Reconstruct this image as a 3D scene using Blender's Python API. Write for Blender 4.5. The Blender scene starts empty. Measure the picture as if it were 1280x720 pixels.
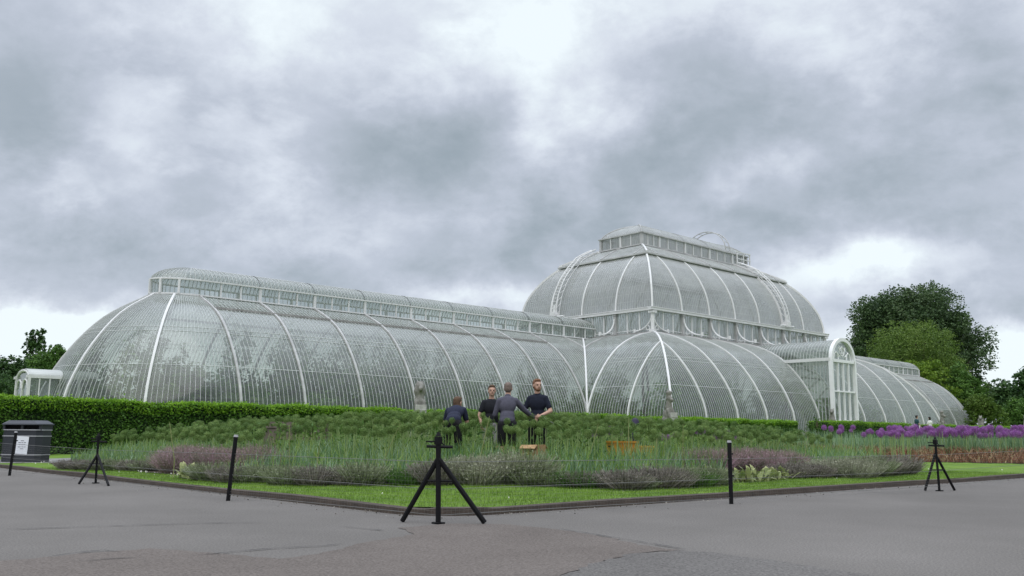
import bpy, bmesh, math, random
import numpy as np
from mathutils import Vector, Matrix

random.seed(7)
RNG = np.random.default_rng(11)
PI = math.pi
SC = bpy.context.scene
COL = SC.collection

# ------------------------------------------------------------------ camera (matched to the photograph)
EYE = 0.82
CS, CT, YAW, PITCH, FOC, ROLL = -69.5577, -52.7769, 0.83166, 0.16168, 1134.1, 0.00759
cy_, sy_, cp_, sp_ = math.cos(YAW), math.sin(YAW), math.cos(PITCH), math.sin(PITCH)
FWD = Vector((cy_, sy_, 0)); RGT = Vector((sy_, -cy_, 0)); CAM = Vector((CS, CT, EYE))


def ray(px, py):
    X, Y = px - 640, py - 360
    X, Y = X * math.cos(ROLL) + Y * math.sin(ROLL), -X * math.sin(ROLL) + Y * math.cos(ROLL)
    f = FOC * cp_ + Y * sp_
    u = FOC * sp_ - Y * cp_
    return FWD * f + RGT * X + Vector((0, 0, u))


def sm(x):
    x = np.clip(x, 0, 1)
    return x * x * (3 - 2 * x)


def gh(s, t):
    """ground height of the lawn, the beds and the terrace"""
    rise = 0.72 * sm((t + 37.5) / 14) * sm((s + 60) / 18)
    mound = 0.06 * sm((s + 62.3) / 2.5) * sm((t + 43.6) / 2.5)
    return 0.068 + rise + mound


def G(px, py):
    """the ground point seen at a place of the photograph"""
    r = ray(px, py); z = 0.1
    for _ in range(6):
        k = (z - EYE) / r.z
        p = CAM + r * k
        z = float(gh(p.x, p.y))
    return Vector((p.x, p.y, z))


def at(px, D, z=None):
    """ground point in the direction of photo column px at distance D along the view"""
    r = ray(px, 545.0); k = D / (r.x * FWD.x + r.y * FWD.y)
    p = CAM + r * k
    return Vector((p.x, p.y, float(gh(p.x, p.y)) if z is None else z))


def to_px(p):
    d = Vector(p) - CAM
    fw = d.dot(FWD); rt = d.dot(RGT)
    zc = fw * cp_ + d.z * sp_; uc = -fw * sp_ + d.z * cp_
    x, y = FOC * rt / zc, -FOC * uc / zc
    return 640 + x * math.cos(ROLL) - y * math.sin(ROLL), 360 + x * math.sin(ROLL) + y * math.cos(ROLL)


cam = bpy.data.cameras.new('camera'); cam_o = bpy.data.objects.new('camera', cam); COL.objects.link(cam_o)
cam.sensor_width = 36; cam.lens = FOC / 1280 * 36; cam.clip_end = 6000; cam.clip_start = 0.1
look = (FWD * cp_ + Vector((0, 0, sp_))).normalized()
up0 = look.cross(RGT) * -1
if up0.z < 0: up0 = -up0
rt2 = RGT * math.cos(ROLL) + up0 * math.sin(ROLL)
up2 = up0 * math.cos(ROLL) - RGT * math.sin(ROLL)
M = Matrix((rt2, up2, -look)).transposed().to_4x4(); M.translation = CAM
cam_o.matrix_world = M
SC.camera = cam_o


# ------------------------------------------------------------------ object helpers
def tag(o, label=None, cat=None, group=None, kind=None):
    if label: o['label'] = label
    if cat: o['category'] = cat
    if group: o['group'] = group
    if kind: o['kind'] = kind
    return o


def empty(name, loc=(0, 0, 0), rz=0.0, label=None, cat=None, group=None):
    o = bpy.data.objects.new(name, None); COL.objects.link(o)
    o.location = loc; o.rotation_euler = (0, 0, rz); o.empty_display_size = 0.3
    return tag(o, label, cat, group)


def link(name, me, parent=None, loc=None):
    o = bpy.data.objects.new(name, me); COL.objects.link(o)
    if parent is not None: o.parent = parent
    if loc is not None: o.location = loc
    return o


def copy_tree(o, parent=None):
    c = o.copy(); COL.objects.link(c); c.parent = parent
    for ch in list(o.children): copy_tree(ch, c)
    return c


class MB:
    """collects shapes, then links them as ONE mesh object"""
    def __init__(s): s.v = []; s.f = []; s.mi = []; s.uv = None; s.m = 0

    def add(s, vs, fs):
        b = len(s.v); s.v.extend([tuple(v) for v in vs]); s.f.extend([tuple(i + b for i in f) for f in fs]); s.mi.extend([s.m] * len(fs))

    def box(s, c, d, rz=0.0, taper=1.0, rx=0.0, ry=0.0):
        R = Matrix.Rotation(rz, 3, 'Z') @ Matrix.Rotation(ry, 3, 'Y') @ Matrix.Rotation(rx, 3, 'X')
        vs = []
        for z in (-1, 1):
            k = taper if z > 0 else 1
            for x, y in ((-1, -1), (1, -1), (1, 1), (-1, 1)):
                vs.append(Vector(c) + R @ Vector((x * d[0] / 2 * k, y * d[1] / 2 * k, z * d[2] / 2)))
        s.add(vs, [(0, 3, 2, 1), (4, 5, 6, 7), (0, 1, 5, 4), (1, 2, 6, 5), (2, 3, 7, 6), (3, 0, 4, 7)])

    def tube(s, pts, r, n=8, cap=True):
        pts = [Vector(p) for p in pts]; rs = r if isinstance(r, (list, tuple)) else [r] * len(pts)
        vs = []; prev = None
        for i, p in enumerate(pts):
            a = pts[max(0, i - 1)]; b = pts[min(len(pts) - 1, i + 1)]
            d = (b - a).normalized()
            if prev is None:
                x = d.cross(Vector((0, 0, 1)))
                if x.length < 1e-3: x = d.cross(Vector((1, 0, 0)))
            else: x = prev - d * prev.dot(d)
            x.normalize(); prev = x; y = d.cross(x)
            for k in range(n):
                an = 2 * PI * k / n
                vs.append(p + (x * math.cos(an) + y * math.sin(an)) * rs[i])
        fs = [(i * n + k, i * n + (k + 1) % n, (i + 1) * n + (k + 1) % n, (i + 1) * n + k) for i in range(len(pts) - 1) for k in range(n)]
        if cap: fs += [tuple(range(n - 1, -1, -1)), tuple((len(pts) - 1) * n + k for k in range(n))]
        s.add(vs, fs)

    def strip(s, pts, T, N, w, d, off=0.0):
        """rectangular bar along pts; T side vectors, N outward vectors"""
        n = len(pts); vs = []
        for i in range(n):
            p, t, o = Vector(pts[i]), Vector(T[i]), Vector(N[i])
            for a, b in ((-w / 2, off), (w / 2, off), (w / 2, off + d), (-w / 2, off + d)):
                vs.append(p + t * a + o * b)
        fs = [(i * 4 + k, i * 4 + (k + 1) % 4, (i + 1) * 4 + (k + 1) % 4, (i + 1) * 4 + k) for i in range(n - 1) for k in range(4)]
        fs += [(3, 2, 1, 0), tuple((n - 1) * 4 + k for k in range(4))]
        s.add(vs, fs)

    def ball(s, c, r, nu=12, nv=8, R=None):
        r = Vector(r) if not isinstance(r, (int, float)) else Vector((r, r, r)); c = Vector(c)
        vs = [c + (R @ Vector((0, 0, r.z)) if R else Vector((0, 0, r.z)))]
        for j in range(1, nv):
            ph = PI * j / nv
            for i in range(nu):
                th = 2 * PI * i / nu
                q = Vector((r.x * math.sin(ph) * math.cos(th), r.y * math.sin(ph) * math.sin(th), r.z * math.cos(ph)))
                vs.append(c + (R @ q if R else q))
        q = Vector((0, 0, -r.z)); vs.append(c + (R @ q if R else q))
        fs = [(0, 1 + i, 1 + (i + 1) % nu) for i in range(nu)]
        for j in range(nv - 2):
            b = 1 + j * nu
            fs += [(b + i, b + nu + i, b + nu + (i + 1) % nu, b + (i + 1) % nu) for i in range(nu)]
        b = 1 + (nv - 2) * nu; L = len(vs) - 1
        fs += [(b + i, L, b + (i + 1) % nu) for i in range(nu)]
        s.add(vs, fs)

    def mesh(s, name, mats, smooth=False):
        me = bpy.data.meshes.new(name); me.from_pydata(s.v, [], s.f)
        mats = mats if isinstance(mats, (list, tuple)) else [mats]
        for m in mats: me.materials.append(m)
        if len(mats) > 1: me.polygons.foreach_set('material_index', s.mi)
        if smooth: me.polygons.foreach_set('use_smooth', [True] * len(s.f))
        me.update(); return me

    def build(s, name, mats, parent=None, loc=None, smooth=False):
        return link(name, s.mesh(name, mats, smooth), parent, loc)


def quads_mesh(name, V, mat, smooth=False):
    """V: (N,4,3) array of quads -> mesh, fast"""
    V = np.asarray(V, dtype=np.float32); n = len(V)
    me = bpy.data.meshes.new(name)
    me.vertices.add(n * 4); me.vertices.foreach_set('co', V.reshape(-1))
    me.loops.add(n * 4); me.loops.foreach_set('vertex_index', np.arange(n * 4, dtype=np.int32))
    me.polygons.add(n); me.polygons.foreach_set('loop_start', np.arange(0, n * 4, 4, dtype=np.int32))
    me.polygons.foreach_set('loop_total', np.full(n, 4, dtype=np.int32))
    me.materials.append(mat); me.update(calc_edges=True); me.validate()
    return me


def unit(v):
    return v / np.maximum(np.linalg.norm(v, axis=-1, keepdims=True), 1e-9)


def leaves(C, size, aspect=0.55, up=0.0, rng=RNG):
    """leaf rhombs around the centres C (N,3)"""
    n = len(C); d = rng.normal(size=(n, 3)); d[:, 2] = d[:, 2] * 0.6 + up; d = unit(d)
    r = rng.normal(size=(n, 3)); b = unit(np.cross(d, r))
    L = (size * rng.uniform(0.6, 1.3, n))[:, None]
    return np.stack([C - d * L * .5, C + b * L * aspect * .5, C + d * L * .5, C - b * L * aspect * .5], 1)


def blades(B, H, W, lean=0.3, curve=0.5, seg=2, rng=RNG, az=None):
    """grass or strap blades: base points B (n,3), heights H, widths W"""
    n = len(B); a = rng.uniform(0, 2 * PI, n) if az is None else az
    ld = np.stack([np.cos(a), np.sin(a), np.zeros(n)], 1)
    wa = rng.uniform(0, 2 * PI, n); wd = np.stack([np.cos(wa), np.sin(wa), np.zeros(n)], 1)
    ln = (rng.uniform(0, lean, n) * H)[:, None]; out = []
    H = H[:, None]; W = W[:, None]
    def P(u): return B + np.array([0, 0, 1.0]) * H * (u - curve * 0.25 * u ** 3) + ld * ln * (u ** 1.6)
    for k in range(seg):
        u0, u1 = k / seg, (k + 1) / seg
        w0, w1 = W * (1 - u0 ** 2 * .9), W * (1 - u1 ** 2 * .9)
        p0, p1 = P(u0), P(u1)
        out.append(np.stack([p0 - wd * w0 / 2, p0 + wd * w0 / 2, p1 + wd * w1 / 2, p1 - wd * w1 / 2], 1))
    return np.concatenate(out)


# ------------------------------------------------------------------ materials
MATS = {}


def nodes(name):
    m = bpy.data.materials.new(name); m.use_nodes = True; nt = m.node_tree; nt.nodes.clear()
    out = nt.nodes.new('ShaderNodeOutputMaterial'); MATS[name] = m
    return m, nt, out


def mat(name, col, rough=0.7, var=0.15, scale=8.0, metal=0.0, bump=0.0, bscale=40.0, spec=0.3, col2=None, detail=6):
    m, nt, out = nodes(name); N = nt.nodes; L = nt.links
    b = N.new('ShaderNodeBsdfPrincipled'); L.new(b.outputs[0], out.inputs[0])
    tc = N.new('ShaderNodeTexCoord'); nz = N.new('ShaderNodeTexNoise'); nz.inputs['Scale'].default_value = scale; nz.inputs['Detail'].default_value = detail
    nz.inputs['Roughness'].default_value = .65
    L.new(tc.outputs['Object'], nz.inputs['Vector'])
    cr = N.new('ShaderNodeValToRGB'); L.new(nz.outputs[0], cr.inputs[0])
    c = Vector(col); c2 = Vector(col2) if col2 else c * (1 - var)
    cr.color_ramp.elements[0].position = .3; cr.color_ramp.elements[1].position = .7
    cr.color_ramp.elements[0].color = (*c2, 1); cr.color_ramp.elements[1].color = (*(c if col2 else c * (1 + var)), 1)
    L.new(cr.outputs[0], b.inputs['Base Color'])
    b.inputs['Roughness'].default_value = rough; b.inputs['Metallic'].default_value = metal; b.inputs['Specular IOR Level'].default_value = spec
    if bump:
        n2 = N.new('ShaderNodeTexNoise'); n2.inputs['Scale'].default_value = bscale; n2.inputs['Detail'].default_value = 4
        L.new(tc.outputs['Object'], n2.inputs['Vector']); bp = N.new('ShaderNodeBump'); bp.inputs['Strength'].default_value = bump; bp.inputs['Distance'].default_value = .02
        L.new(n2.outputs[0], bp.inputs['Height']); L.new(bp.outputs[0], b.inputs['Normal'])
    return m


def leafmat(name, c1, c2, c3=None, trans=0.25, scale=0.6, rough=.55, spec=.25):
    """leaf colour varies leaf by leaf and clump by clump"""
    m, nt, out = nodes(name); N = nt.nodes; L = nt.links
    geo = N.new('ShaderNodeNewGeometry'); tc = N.new('ShaderNodeTexCoord'); nz = N.new('ShaderNodeTexNoise'); nz.inputs['Scale'].default_value = scale; nz.inputs['Detail'].default_value = 3
    L.new(tc.outputs['Object'], nz.inputs['Vector'])
    ad = N.new('ShaderNodeMath'); ad.operation = 'MULTIPLY_ADD'; L.new(geo.outputs['Random Per Island'], ad.inputs[0]); ad.inputs[1].default_value = .55
    mu = N.new('ShaderNodeMath'); mu.operation = 'MULTIPLY_ADD'; L.new(nz.outputs[0], mu.inputs[0]); mu.inputs[1].default_value = 1.1; mu.inputs[2].default_value = -.32
    L.new(mu.outputs[0], ad.inputs[2])
    cr = N.new('ShaderNodeValToRGB'); L.new(ad.outputs[0], cr.inputs[0]); e = cr.color_ramp.elements
    e[0].position = .15; e[0].color = (*c1, 1); e[1].position = .85; e[1].color = (*(c3 or c2), 1)
    if c3: x = e.new(.5); x.color = (*c2, 1)
    b = N.new('ShaderNodeBsdfPrincipled'); b.inputs['Roughness'].default_value = rough; b.inputs['Specular IOR Level'].default_value = spec
    L.new(cr.outputs[0], b.inputs['Base Color'])
    t = N.new('ShaderNodeBsdfTranslucent'); L.new(cr.outputs[0], t.inputs[0])
    mx = N.new('ShaderNodeMixShader'); mx.inputs[0].default_value = trans; L.new(b.outputs[0], mx.inputs[1]); L.new(t.outputs[0], mx.inputs[2])
    L.new(mx.outputs[0], out.inputs[0])
    return m


def glassmat(name, dirt, dirtcol, tint, laps=0.25, grime=0.40):
    m, nt, out = nodes(name); N = nt.nodes; L = nt.links
    uv = N.new('ShaderNodeUVMap'); sep = N.new('ShaderNodeSeparateXYZ'); L.new(uv.outputs[0], sep.inputs[0])
    # slow soiling
    tc = N.new('ShaderNodeTexCoord'); nz = N.new('ShaderNodeTexNoise'); nz.inputs['Scale'].default_value = .35; nz.inputs['Detail'].default_value = 7; nz.inputs['Roughness'].default_value = .6
    L.new(tc.outputs['Object'], nz.inputs['Vector'])
    # one pane differs from the next
    fl = N.new('ShaderNodeVectorMath'); fl.operation = 'FLOOR'; sc = N.new('ShaderNodeVectorMath'); sc.operation = 'MULTIPLY'; sc.inputs[1].default_value = (1, 1.0, 1)
    L.new(uv.outputs[0], sc.inputs[0]); L.new(sc.outputs[0], fl.inputs[0])
    wn = N.new('ShaderNodeTexWhiteNoise'); wn.noise_dimensions = '2D'; L.new(fl.outputs[0], wn.inputs['Vector'])
    # lap joints across the glass
    fr = N.new('ShaderNodeMath'); fr.operation = 'FRACT'; L.new(sep.outputs[1], fr.inputs[0])
    lt = N.new('ShaderNodeMath'); lt.operation = 'LESS_THAN'; L.new(fr.outputs[0], lt.inputs[0]); lt.inputs[1].default_value = .10
    n2 = N.new('ShaderNodeTexNoise'); n2.inputs['Scale'].default_value = .5; n2.inputs['Detail'].default_value = 2; L.new(tc.outputs['Object'], n2.inputs['Vector'])
    lm = N.new('ShaderNodeMath'); lm.operation = 'MULTIPLY'; L.new(lt.outputs[0], lm.inputs[0]); L.new(n2.outputs[0], lm.inputs[1])
    a = N.new('ShaderNodeMapRange'); L.new(nz.outputs[0], a.inputs[0]); a.inputs[1].default_value = .3; a.inputs[2].default_value = .7
    a.inputs[3].default_value = dirt * .6; a.inputs[4].default_value = dirt * 1.4
    b = N.new('ShaderNodeMath'); b.operation = 'MULTIPLY_ADD'; L.new(wn.outputs[0], b.inputs[0]); b.inputs[1].default_value = .10; L.new(a.outputs[0], b.inputs[2])
    c = N.new('ShaderNodeMath'); c.operation = 'MULTIPLY_ADD'; L.new(lm.outputs[0], c.inputs[0]); c.inputs[1].default_value = laps; L.new(b.outputs[0], c.inputs[2]); c.use_clamp = True
    # grime settles where the glass lies flatter
    ge = N.new('ShaderNodeNewGeometry'); sz = N.new('ShaderNodeSeparateXYZ'); L.new(ge.outputs['Normal'], sz.inputs[0])
    ab = N.new('ShaderNodeMath'); ab.operation = 'ABSOLUTE'; L.new(sz.outputs[2], ab.inputs[0])
    gm = N.new('ShaderNodeMapRange'); gm.interpolation_type = 'SMOOTHSTEP'; L.new(ab.outputs[0], gm.inputs[0]); gm.inputs[1].default_value = .30; gm.inputs[2].default_value = .85; gm.inputs[3].default_value = 0; gm.inputs[4].default_value = grime
    c_ = c; c = N.new('ShaderNodeMath'); c.operation = 'ADD'; c.use_clamp = True; L.new(c_.outputs[0], c.inputs[0]); L.new(gm.outputs[0], c.inputs[1])
    tr = N.new('ShaderNodeBsdfTransparent'); tr.inputs[0].default_value = (*tint, 1)
    df = N.new('ShaderNodeBsdfDiffuse'); df.inputs[0].default_value = (*dirtcol, 1)
    tl = N.new('ShaderNodeBsdfTranslucent'); tl.inputs[0].default_value = (*dirtcol, 1)
    dm = N.new('ShaderNodeMixShader'); dm.inputs[0].default_value = .4; L.new(df.outputs[0], dm.inputs[1]); L.new(tl.outputs[0], dm.inputs[2])
    mx = N.new('ShaderNodeMixShader'); L.new(c.outputs[0], mx.inputs[0]); L.new(tr.outputs[0], mx.inputs[1]); L.new(dm.outputs[0], mx.inputs[2])
    gl = N.new('ShaderNodeBsdfGlossy'); gl.inputs['Roughness'].default_value = .14; gl.inputs[0].default_value = (.95, .98, 1, 1)
    lw_ = N.new('ShaderNodeLayerWeight'); lw_.inputs[0].default_value = .5
    p5 = N.new('ShaderNodeMath'); p5.operation = 'POWER'; L.new(lw_.outputs['Facing'], p5.inputs[0]); p5.inputs[1].default_value = 4.0
    fz = N.new('ShaderNodeMath'); fz.operation = 'MULTIPLY_ADD'; L.new(p5.outputs[0], fz.inputs[0]); fz.inputs[1].default_value = .75; fz.inputs[2].default_value = .07
    bp = N.new('ShaderNodeBump'); bp.inputs['Strength'].default_value = .04; bp.inputs['Distance'].default_value = .05; L.new(wn.outputs[0], bp.inputs['Height'])
    L.new(bp.outputs[0], gl.inputs['Normal'])
    mg = N.new('ShaderNodeMixShader'); L.new(fz.outputs[0], mg.inputs[0]); L.new(mx.outputs[0], mg.inputs[1]); L.new(gl.outputs[0], mg.inputs[2])
    L.new(mg.outputs[0], out.inputs[0])
    return m


def groundmat(name, stops, scale, fine, bump=.3, rough=.9, fvar=.35, big=.12):
    """ground surface: broad patches x fine grain"""
    m, nt, out = nodes(name); N = nt.nodes; L = nt.links
    b = N.new('ShaderNodeBsdfPrincipled'); L.new(b.outputs[0], out.inputs[0]); b.inputs['Roughness'].default_value = rough; b.inputs['Specular IOR Level'].default_value = .25
    tc = N.new('ShaderNodeTexCoord')
    n1 = N.new('ShaderNodeTexNoise'); n1.inputs['Scale'].default_value = scale; n1.inputs['Detail'].default_value = 8; n1.inputs['Roughness'].default_value = .6; L.new(tc.outputs['Object'], n1.inputs['Vector'])
    cr = N.new('ShaderNodeValToRGB'); L.new(n1.outputs[0], cr.inputs[0]); e = cr.color_ramp.elements
    e[0].position = stops[0][0]; e[0].color = (*stops[0][1], 1); e[1].position = stops[-1][0]; e[1].color = (*stops[-1][1], 1)
    for p, c in stops[1:-1]: x = e.new(p); x.color = (*c, 1)
    n2 = N.new('ShaderNodeTexNoise'); n2.inputs['Scale'].default_value = fine; n2.inputs['Detail'].default_value = 3; n2.inputs['Roughness'].default_value = .8; L.new(tc.outputs['Object'], n2.inputs['Vector'])
    n3 = N.new('ShaderNodeTexNoise'); n3.inputs['Scale'].default_value = big; n3.inputs['Detail'].default_value = 4; L.new(tc.outputs['Object'], n3.inputs['Vector'])
    mr = N.new('ShaderNodeMapRange'); L.new(n2.outputs[0], mr.inputs[0]); mr.inputs[1].default_value = .3; mr.inputs[2].default_value = .7; mr.inputs[3].default_value = 1 - fvar; mr.inputs[4].default_value = 1 + fvar
    m3 = N.new('ShaderNodeMapRange'); L.new(n3.outputs[0], m3.inputs[0]); m3.inputs[1].default_value = .3; m3.inputs[2].default_value = .7; m3.inputs[3].default_value = .88; m3.inputs[4].default_value = 1.12
    mm = N.new('ShaderNodeMath'); mm.operation = 'MULTIPLY'; L.new(mr.outputs[0], mm.inputs[0]); L.new(m3.outputs[0], mm.inputs[1])
    vm = N.new('ShaderNodeVectorMath'); vm.operation = 'SCALE'; L.new(cr.outputs[0], vm.inputs[0]); L.new(mm.outputs[0], vm.inputs['Scale'])
    L.new(vm.outputs[0], b.inputs['Base Color'])
    bp = N.new('ShaderNodeBump'); bp.inputs['Strength'].default_value = bump; bp.inputs['Distance'].default_value = .01; L.new(n2.outputs[0], bp.inputs['Height']); L.new(bp.outputs[0], b.inputs['Normal'])
    return m


M_paint = mat('old_white_paint', (.46, .46, .45), .6, .22, 1.5, bump=.1)
M_bright = mat('bright_white_paint', (.70, .70, .69), .5, .06, 2)  # paler tone of the white; on the wing-end ribs it carries painted-in light
M_white = mat('gloss_white_paint', (.84, .84, .84), .4, .04, 2)
M_bar = mat('glazing_bar_paint', (.48, .50, .48), .6, .15, .8)
M_lead = mat('weathered_ledge', (.30, .29, .28), .8, .3, 1.2)
M_stone = mat('portland_stone', (.31, .30, .265), .85, .3, 4, bump=.5, bscale=12, col2=(.22, .21, .18))
M_glass = glassmat('glass_lower', .07, (.44, .445, .42), (.72, .775, .72), laps=.12)
M_glass2 = glassmat('glass_dome', .44, (.55, .55, .54), (.78, .80, .79), laps=.3)
M_glass3 = glassmat('glass_lantern', .10, (.58, .60, .58), (.84, .88, .86), laps=0)
M_asph = groundmat('asphalt_grey', [(.3, (.140, .130, .119)), (.7, (.182, .169, .156))], .5, 60, bump=.7, fvar=.45)
M_asph2 = groundmat('asphalt_brown', [(.3, (.130, .111, .098)), (.7, (.170, .147, .131))], .8, 55, bump=.9, fvar=.5)
M_asph3 = groundmat('asphalt_gravelly', [(.3, (.118, .110, .103)), (.7, (.155, .146, .137))], .8, 50, bump=.9, fvar=.55)
M_crack = mat('tar_crack', (.035, .034, .034), .8, .3, 20)
M_kerb = mat('timber_edging', (.10, .078, .062), .85, .35, 6, bump=.5, col2=(.055, .045, .038))
M_soil = groundmat('soil', [(.3, (.045, .032, .024)), (.7, (.09, .068, .05))], 2.5, 30, bump=1.0)
M_lawn = groundmat('lawn', [(.3, (.085, .165, .015)), (.55, (.13, .225, .025)), (.75, (.18, .26, .045))], 1.3, 55, bump=.8, fvar=.4)
M_field = groundmat('far_grass', [(.3, (.04, .08, .02)), (.7, (.07, .13, .03))], .2, 12)
M_black = mat('black_metal', (.008, .008, .009), .6, .2, 30, spec=.15)
M_slab = groundmat('paving_slab', [(.3, (.20, .20, .19)), (.7, (.28, .27, .26))], 2, 40)

# ------------------------------------------------------------------ the palm house
c = 3.81
ph = empty('palm_house', (0, 0, 0), 0, 'huge Victorian iron and glass palm house with curved wings and a high central dome', 'glasshouse')


def resample(pts, n):
    """smooth curve through (h, z) points, returned as table tau -> (h, z)"""
    P = [np.array(p, float) for p in pts]; P = [2 * P[0] - P[1]] + P + [2 * P[-1] - P[-2]]; out = []
    for i in range(1, len(P) - 2):
        for k in range(8):
            t = k / 8; a, b, d, e = P[i - 1], P[i], P[i + 1], P[i + 2]
            out.append(.5 * ((2 * b) + (-a + d) * t + (2 * a - 5 * b + 4 * d - e) * t * t + (-a + 3 * b - 3 * d + e) * t ** 3))
    out.append(P[-2]); out = np.array(out)
    L = np.concatenate([[0], np.cumsum(np.linalg.norm(np.diff(out, axis=0), axis=1))])
    u = np.linspace(0, L[-1], n)
    return np.stack([np.interp(u, L, out[:, 0]), np.interp(u, L, out[:, 1])], 1), L[-1]


class Prof:
    def __init__(s, pts, n=17):
        s.tab, s.len = resample(pts, n * 4); s.n = n
        s.tab[:, 0] = np.maximum.accumulate(s.tab[:, 0]); s.tau = np.linspace(0, 1, len(s.tab))

    def at(s, t): return float(np.interp(t, s.tau, s.tab[:, 0])), float(np.interp(t, s.tau, s.tab[:, 1]))

    def inv(s, h):  # tau at inset h
        if h <= s.tab[0, 0]: return 0.0
        if h >= s.tab[-1, 0]: return 1.0
        return float(np.interp(h, s.tab[:, 0] + s.tau * 1e-6, s.tau))

    def invz(s, z): return float(np.interp(z, s.tab[:, 1], s.tau))


LOW = Prof([(0, 1.3), (.02, 2.2), (.18, 3.0), (.6, 4.0), (1.0, 4.75), (1.45, 5.42), (2.0, 6.12), (2.6, 6.76), (3.3, 7.36), (4.0, 7.8), (4.8, 8.2), (6.13, 8.68), (7.62, 9.0)])
WING = Prof([(0, 1.3), (.02, 2.2), (.18, 3.0), (.6, 4.0), (1.0, 4.75), (1.45, 5.42), (2.0, 6.12), (2.6, 6.76), (3.3, 7.36), (4.0, 7.8), (4.8, 8.2), (6.13, 8.78)])
DOME = Prof([(0, 10.98), (.06, 11.7), (.30, 12.8), (.75, 13.8), (1.31, 14.68), (1.95, 15.45), (2.6, 16.05)], 13)
CROWN = Prof([(2.45, 16.2), (3.3, 16.7), (4.25, 17.2), (5.22, 17.62)], 7)
CAP = Prof([(0, 18.8), (.25, 19.15), (.7, 19.52), (1.3, 19.83), (2.0, 20.02), (2.4, 20.06)], 8)
BARREL = Prof([(0, 9.74), (.12, 10.02), (.4, 10.3), (.8, 10.5), (1.2, 10.6), (1.5, 10.62)], 8)
PORCH = Prof([(0, 7.05), (.12, 7.6), (.45, 8.15), (.95, 8.55), (1.45, 8.72), (1.9, 8.78)], 8)


def frames(pts, T0):
    """normals for a curve pts with side vector T0"""
    N = []
    for i in range(len(pts)):
        d = (pts[min(i + 1, len(pts) - 1)] - pts[max(i - 1, 0)]).normalized()
        n = d.cross(T0) if not isinstance(T0, list) else d.cross(T0[i])
        N.append(n.normalized())
    return N


def bay(f, prof, x0, x1, n, lo=None, hi=None, glass=None, name='glazed_bay', out=None, M=None, bars=True, purlins=(), w=.021, d=.035, parent=None, Lscale=.66):
    """one glazed bay between two ribs: the glass with its glazing bars as child.
    f(x, h, z) -> point; lo / hi give the inset range at x"""
    M = M or prof.n; glass = glass or M_glass; parent = parent or ph
    V = []; UV = []; F = []; B = MB()
    xs = [x0 + (x1 - x0) * j / n for j in range(n + 1)]; cols = []
    for j, x in enumerate(xs):
        a = prof.inv(lo(x)) if lo else 0.0; b = prof.inv(hi(x)) if hi else 1.0
        col = []
        for m in range(M):
            t = a + (b - a) * m / (M - 1); h, z = prof.at(t); p = Vector(f(x, h, z)); col.append(p)
            V.append(p); UV.append((x / ((x1 - x0) / n), t * prof.len / Lscale))
        cols.append((col, b - a))
    for j in range(n):
        for m in range(M - 1):
            q = (j * M + m, (j + 1) * M + m, (j + 1) * M + m + 1, j * M + m + 1)
            F.append(q)
    me = bpy.data.meshes.new(name); me.from_pydata(V, [], F); me.materials.append(glass)
    ul = me.uv_layers.new(name='UVMap'); idx = np.empty(len(me.loops), np.int32); me.loops.foreach_get('vertex_index', idx)
    ul.data.foreach_set('uv', np.array(UV, np.float32)[idx].reshape(-1))
    me.polygons.foreach_set('use_smooth', [True] * len(F)); me.update()
    g = link(name, me, parent)
    if bars:
        for j in range(0, n + 1):
            col, sp = cols[j]
            if sp < .03: continue
            k = min(j + 1, n) ; kk = max(j - 1, 0)
            T = [(cols[k][0][m] - cols[kk][0][m]) for m in range(M)]
            T = [t.normalized() if t.length > 1e-4 else Vector((1, 0, 0)) for t in T]
            N = frames(col, T)
            # keep normals pointing out of the house
            B.strip(col, T, N, w, d, -d / 2)
        for zz in purlins:
            t = prof.invz(zz); h, z = prof.at(t); h2, z2 = prof.at(min(1, t + .02)); pts = []
            for x in xs:
                if (lo and lo(x) > h) or (hi and hi(x) < h): continue
                pts.append(Vector(f(x, h, z)))
            if len(pts) > 2: PB = MB(); PB.tube(pts, .020, 4, False); PB.build('purlin', M_bar, g)
        B.build('glazing_bars', M_bar, g)
    return g


def rib(f, prof, x, t0=0.0, t1=1.0, w=.11, d=.13, off=-.05, name='rib', m=None, parent=None, M=None):
    M = M or prof.n; pts = []; q = []
    for k in range(M):
        h, z = prof.at(t0 + (t1 - t0) * k / (M - 1)); pts.append(Vector(f(x, h, z))); q.append(Vector(f(x + .01, h, z)))
    T = [(b - a).normalized() for a, b in zip(pts, q)]; N = frames(pts, T)
    # outward = away from the mean of the profile
    ctr = Vector(f(x, prof.tab[-1, 0] + 1, prof.tab[0, 1]))
    s = 1 if (pts[M // 2] - ctr).dot(N[M // 2]) > 0 else -1
    B = MB(); B.strip(pts, T, [n * s for n in N], w, d, off)
    return B.build(name, m or M_paint, parent or ph)


def hip(prof, fx, name='rib', w=.14, d=.16, m=None, t0=0.0, t1=1.0, T=None):
    """rib down a corner; fx(h, z) -> point"""
    pts = [Vector(fx(*prof.at(t0 + (t1 - t0) * k / (prof.n - 1)))) for k in range(prof.n)]
    N = frames(pts, T); ctr = Vector(fx(prof.tab[-1, 0] + 1, prof.tab[0, 1]))
    s = 1 if (pts[len(pts) // 2] - ctr).dot(N[len(pts) // 2]) > 0 else -1
    B = MB(); B.strip(pts, [T] * len(pts), [n * s for n in N], w, d, -.05)
    return B.build(name, m or M_bright, ph)


def sides(D0x, D0y):
    """four faces of a rectangular tier: (f, half length, half length of the neighbour)"""
    return {
        'front': (lambda x, h, z: (x, -(D0y - h), z), D0x),
        'back': (lambda x, h, z: (-x, (D0y - h), z), D0x),
        'left': (lambda x, h, z: (-(D0x - h), -x, z), D0y),
        'right': (lambda x, h, z: ((D0x - h), x, z), D0y)}


A1, B1, A2, B2, W = 3.5 * c, 2 * c, 5.5 * c, 4 * c, 2 * c
PUR = (4.35, 6.25, 6.5)
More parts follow.
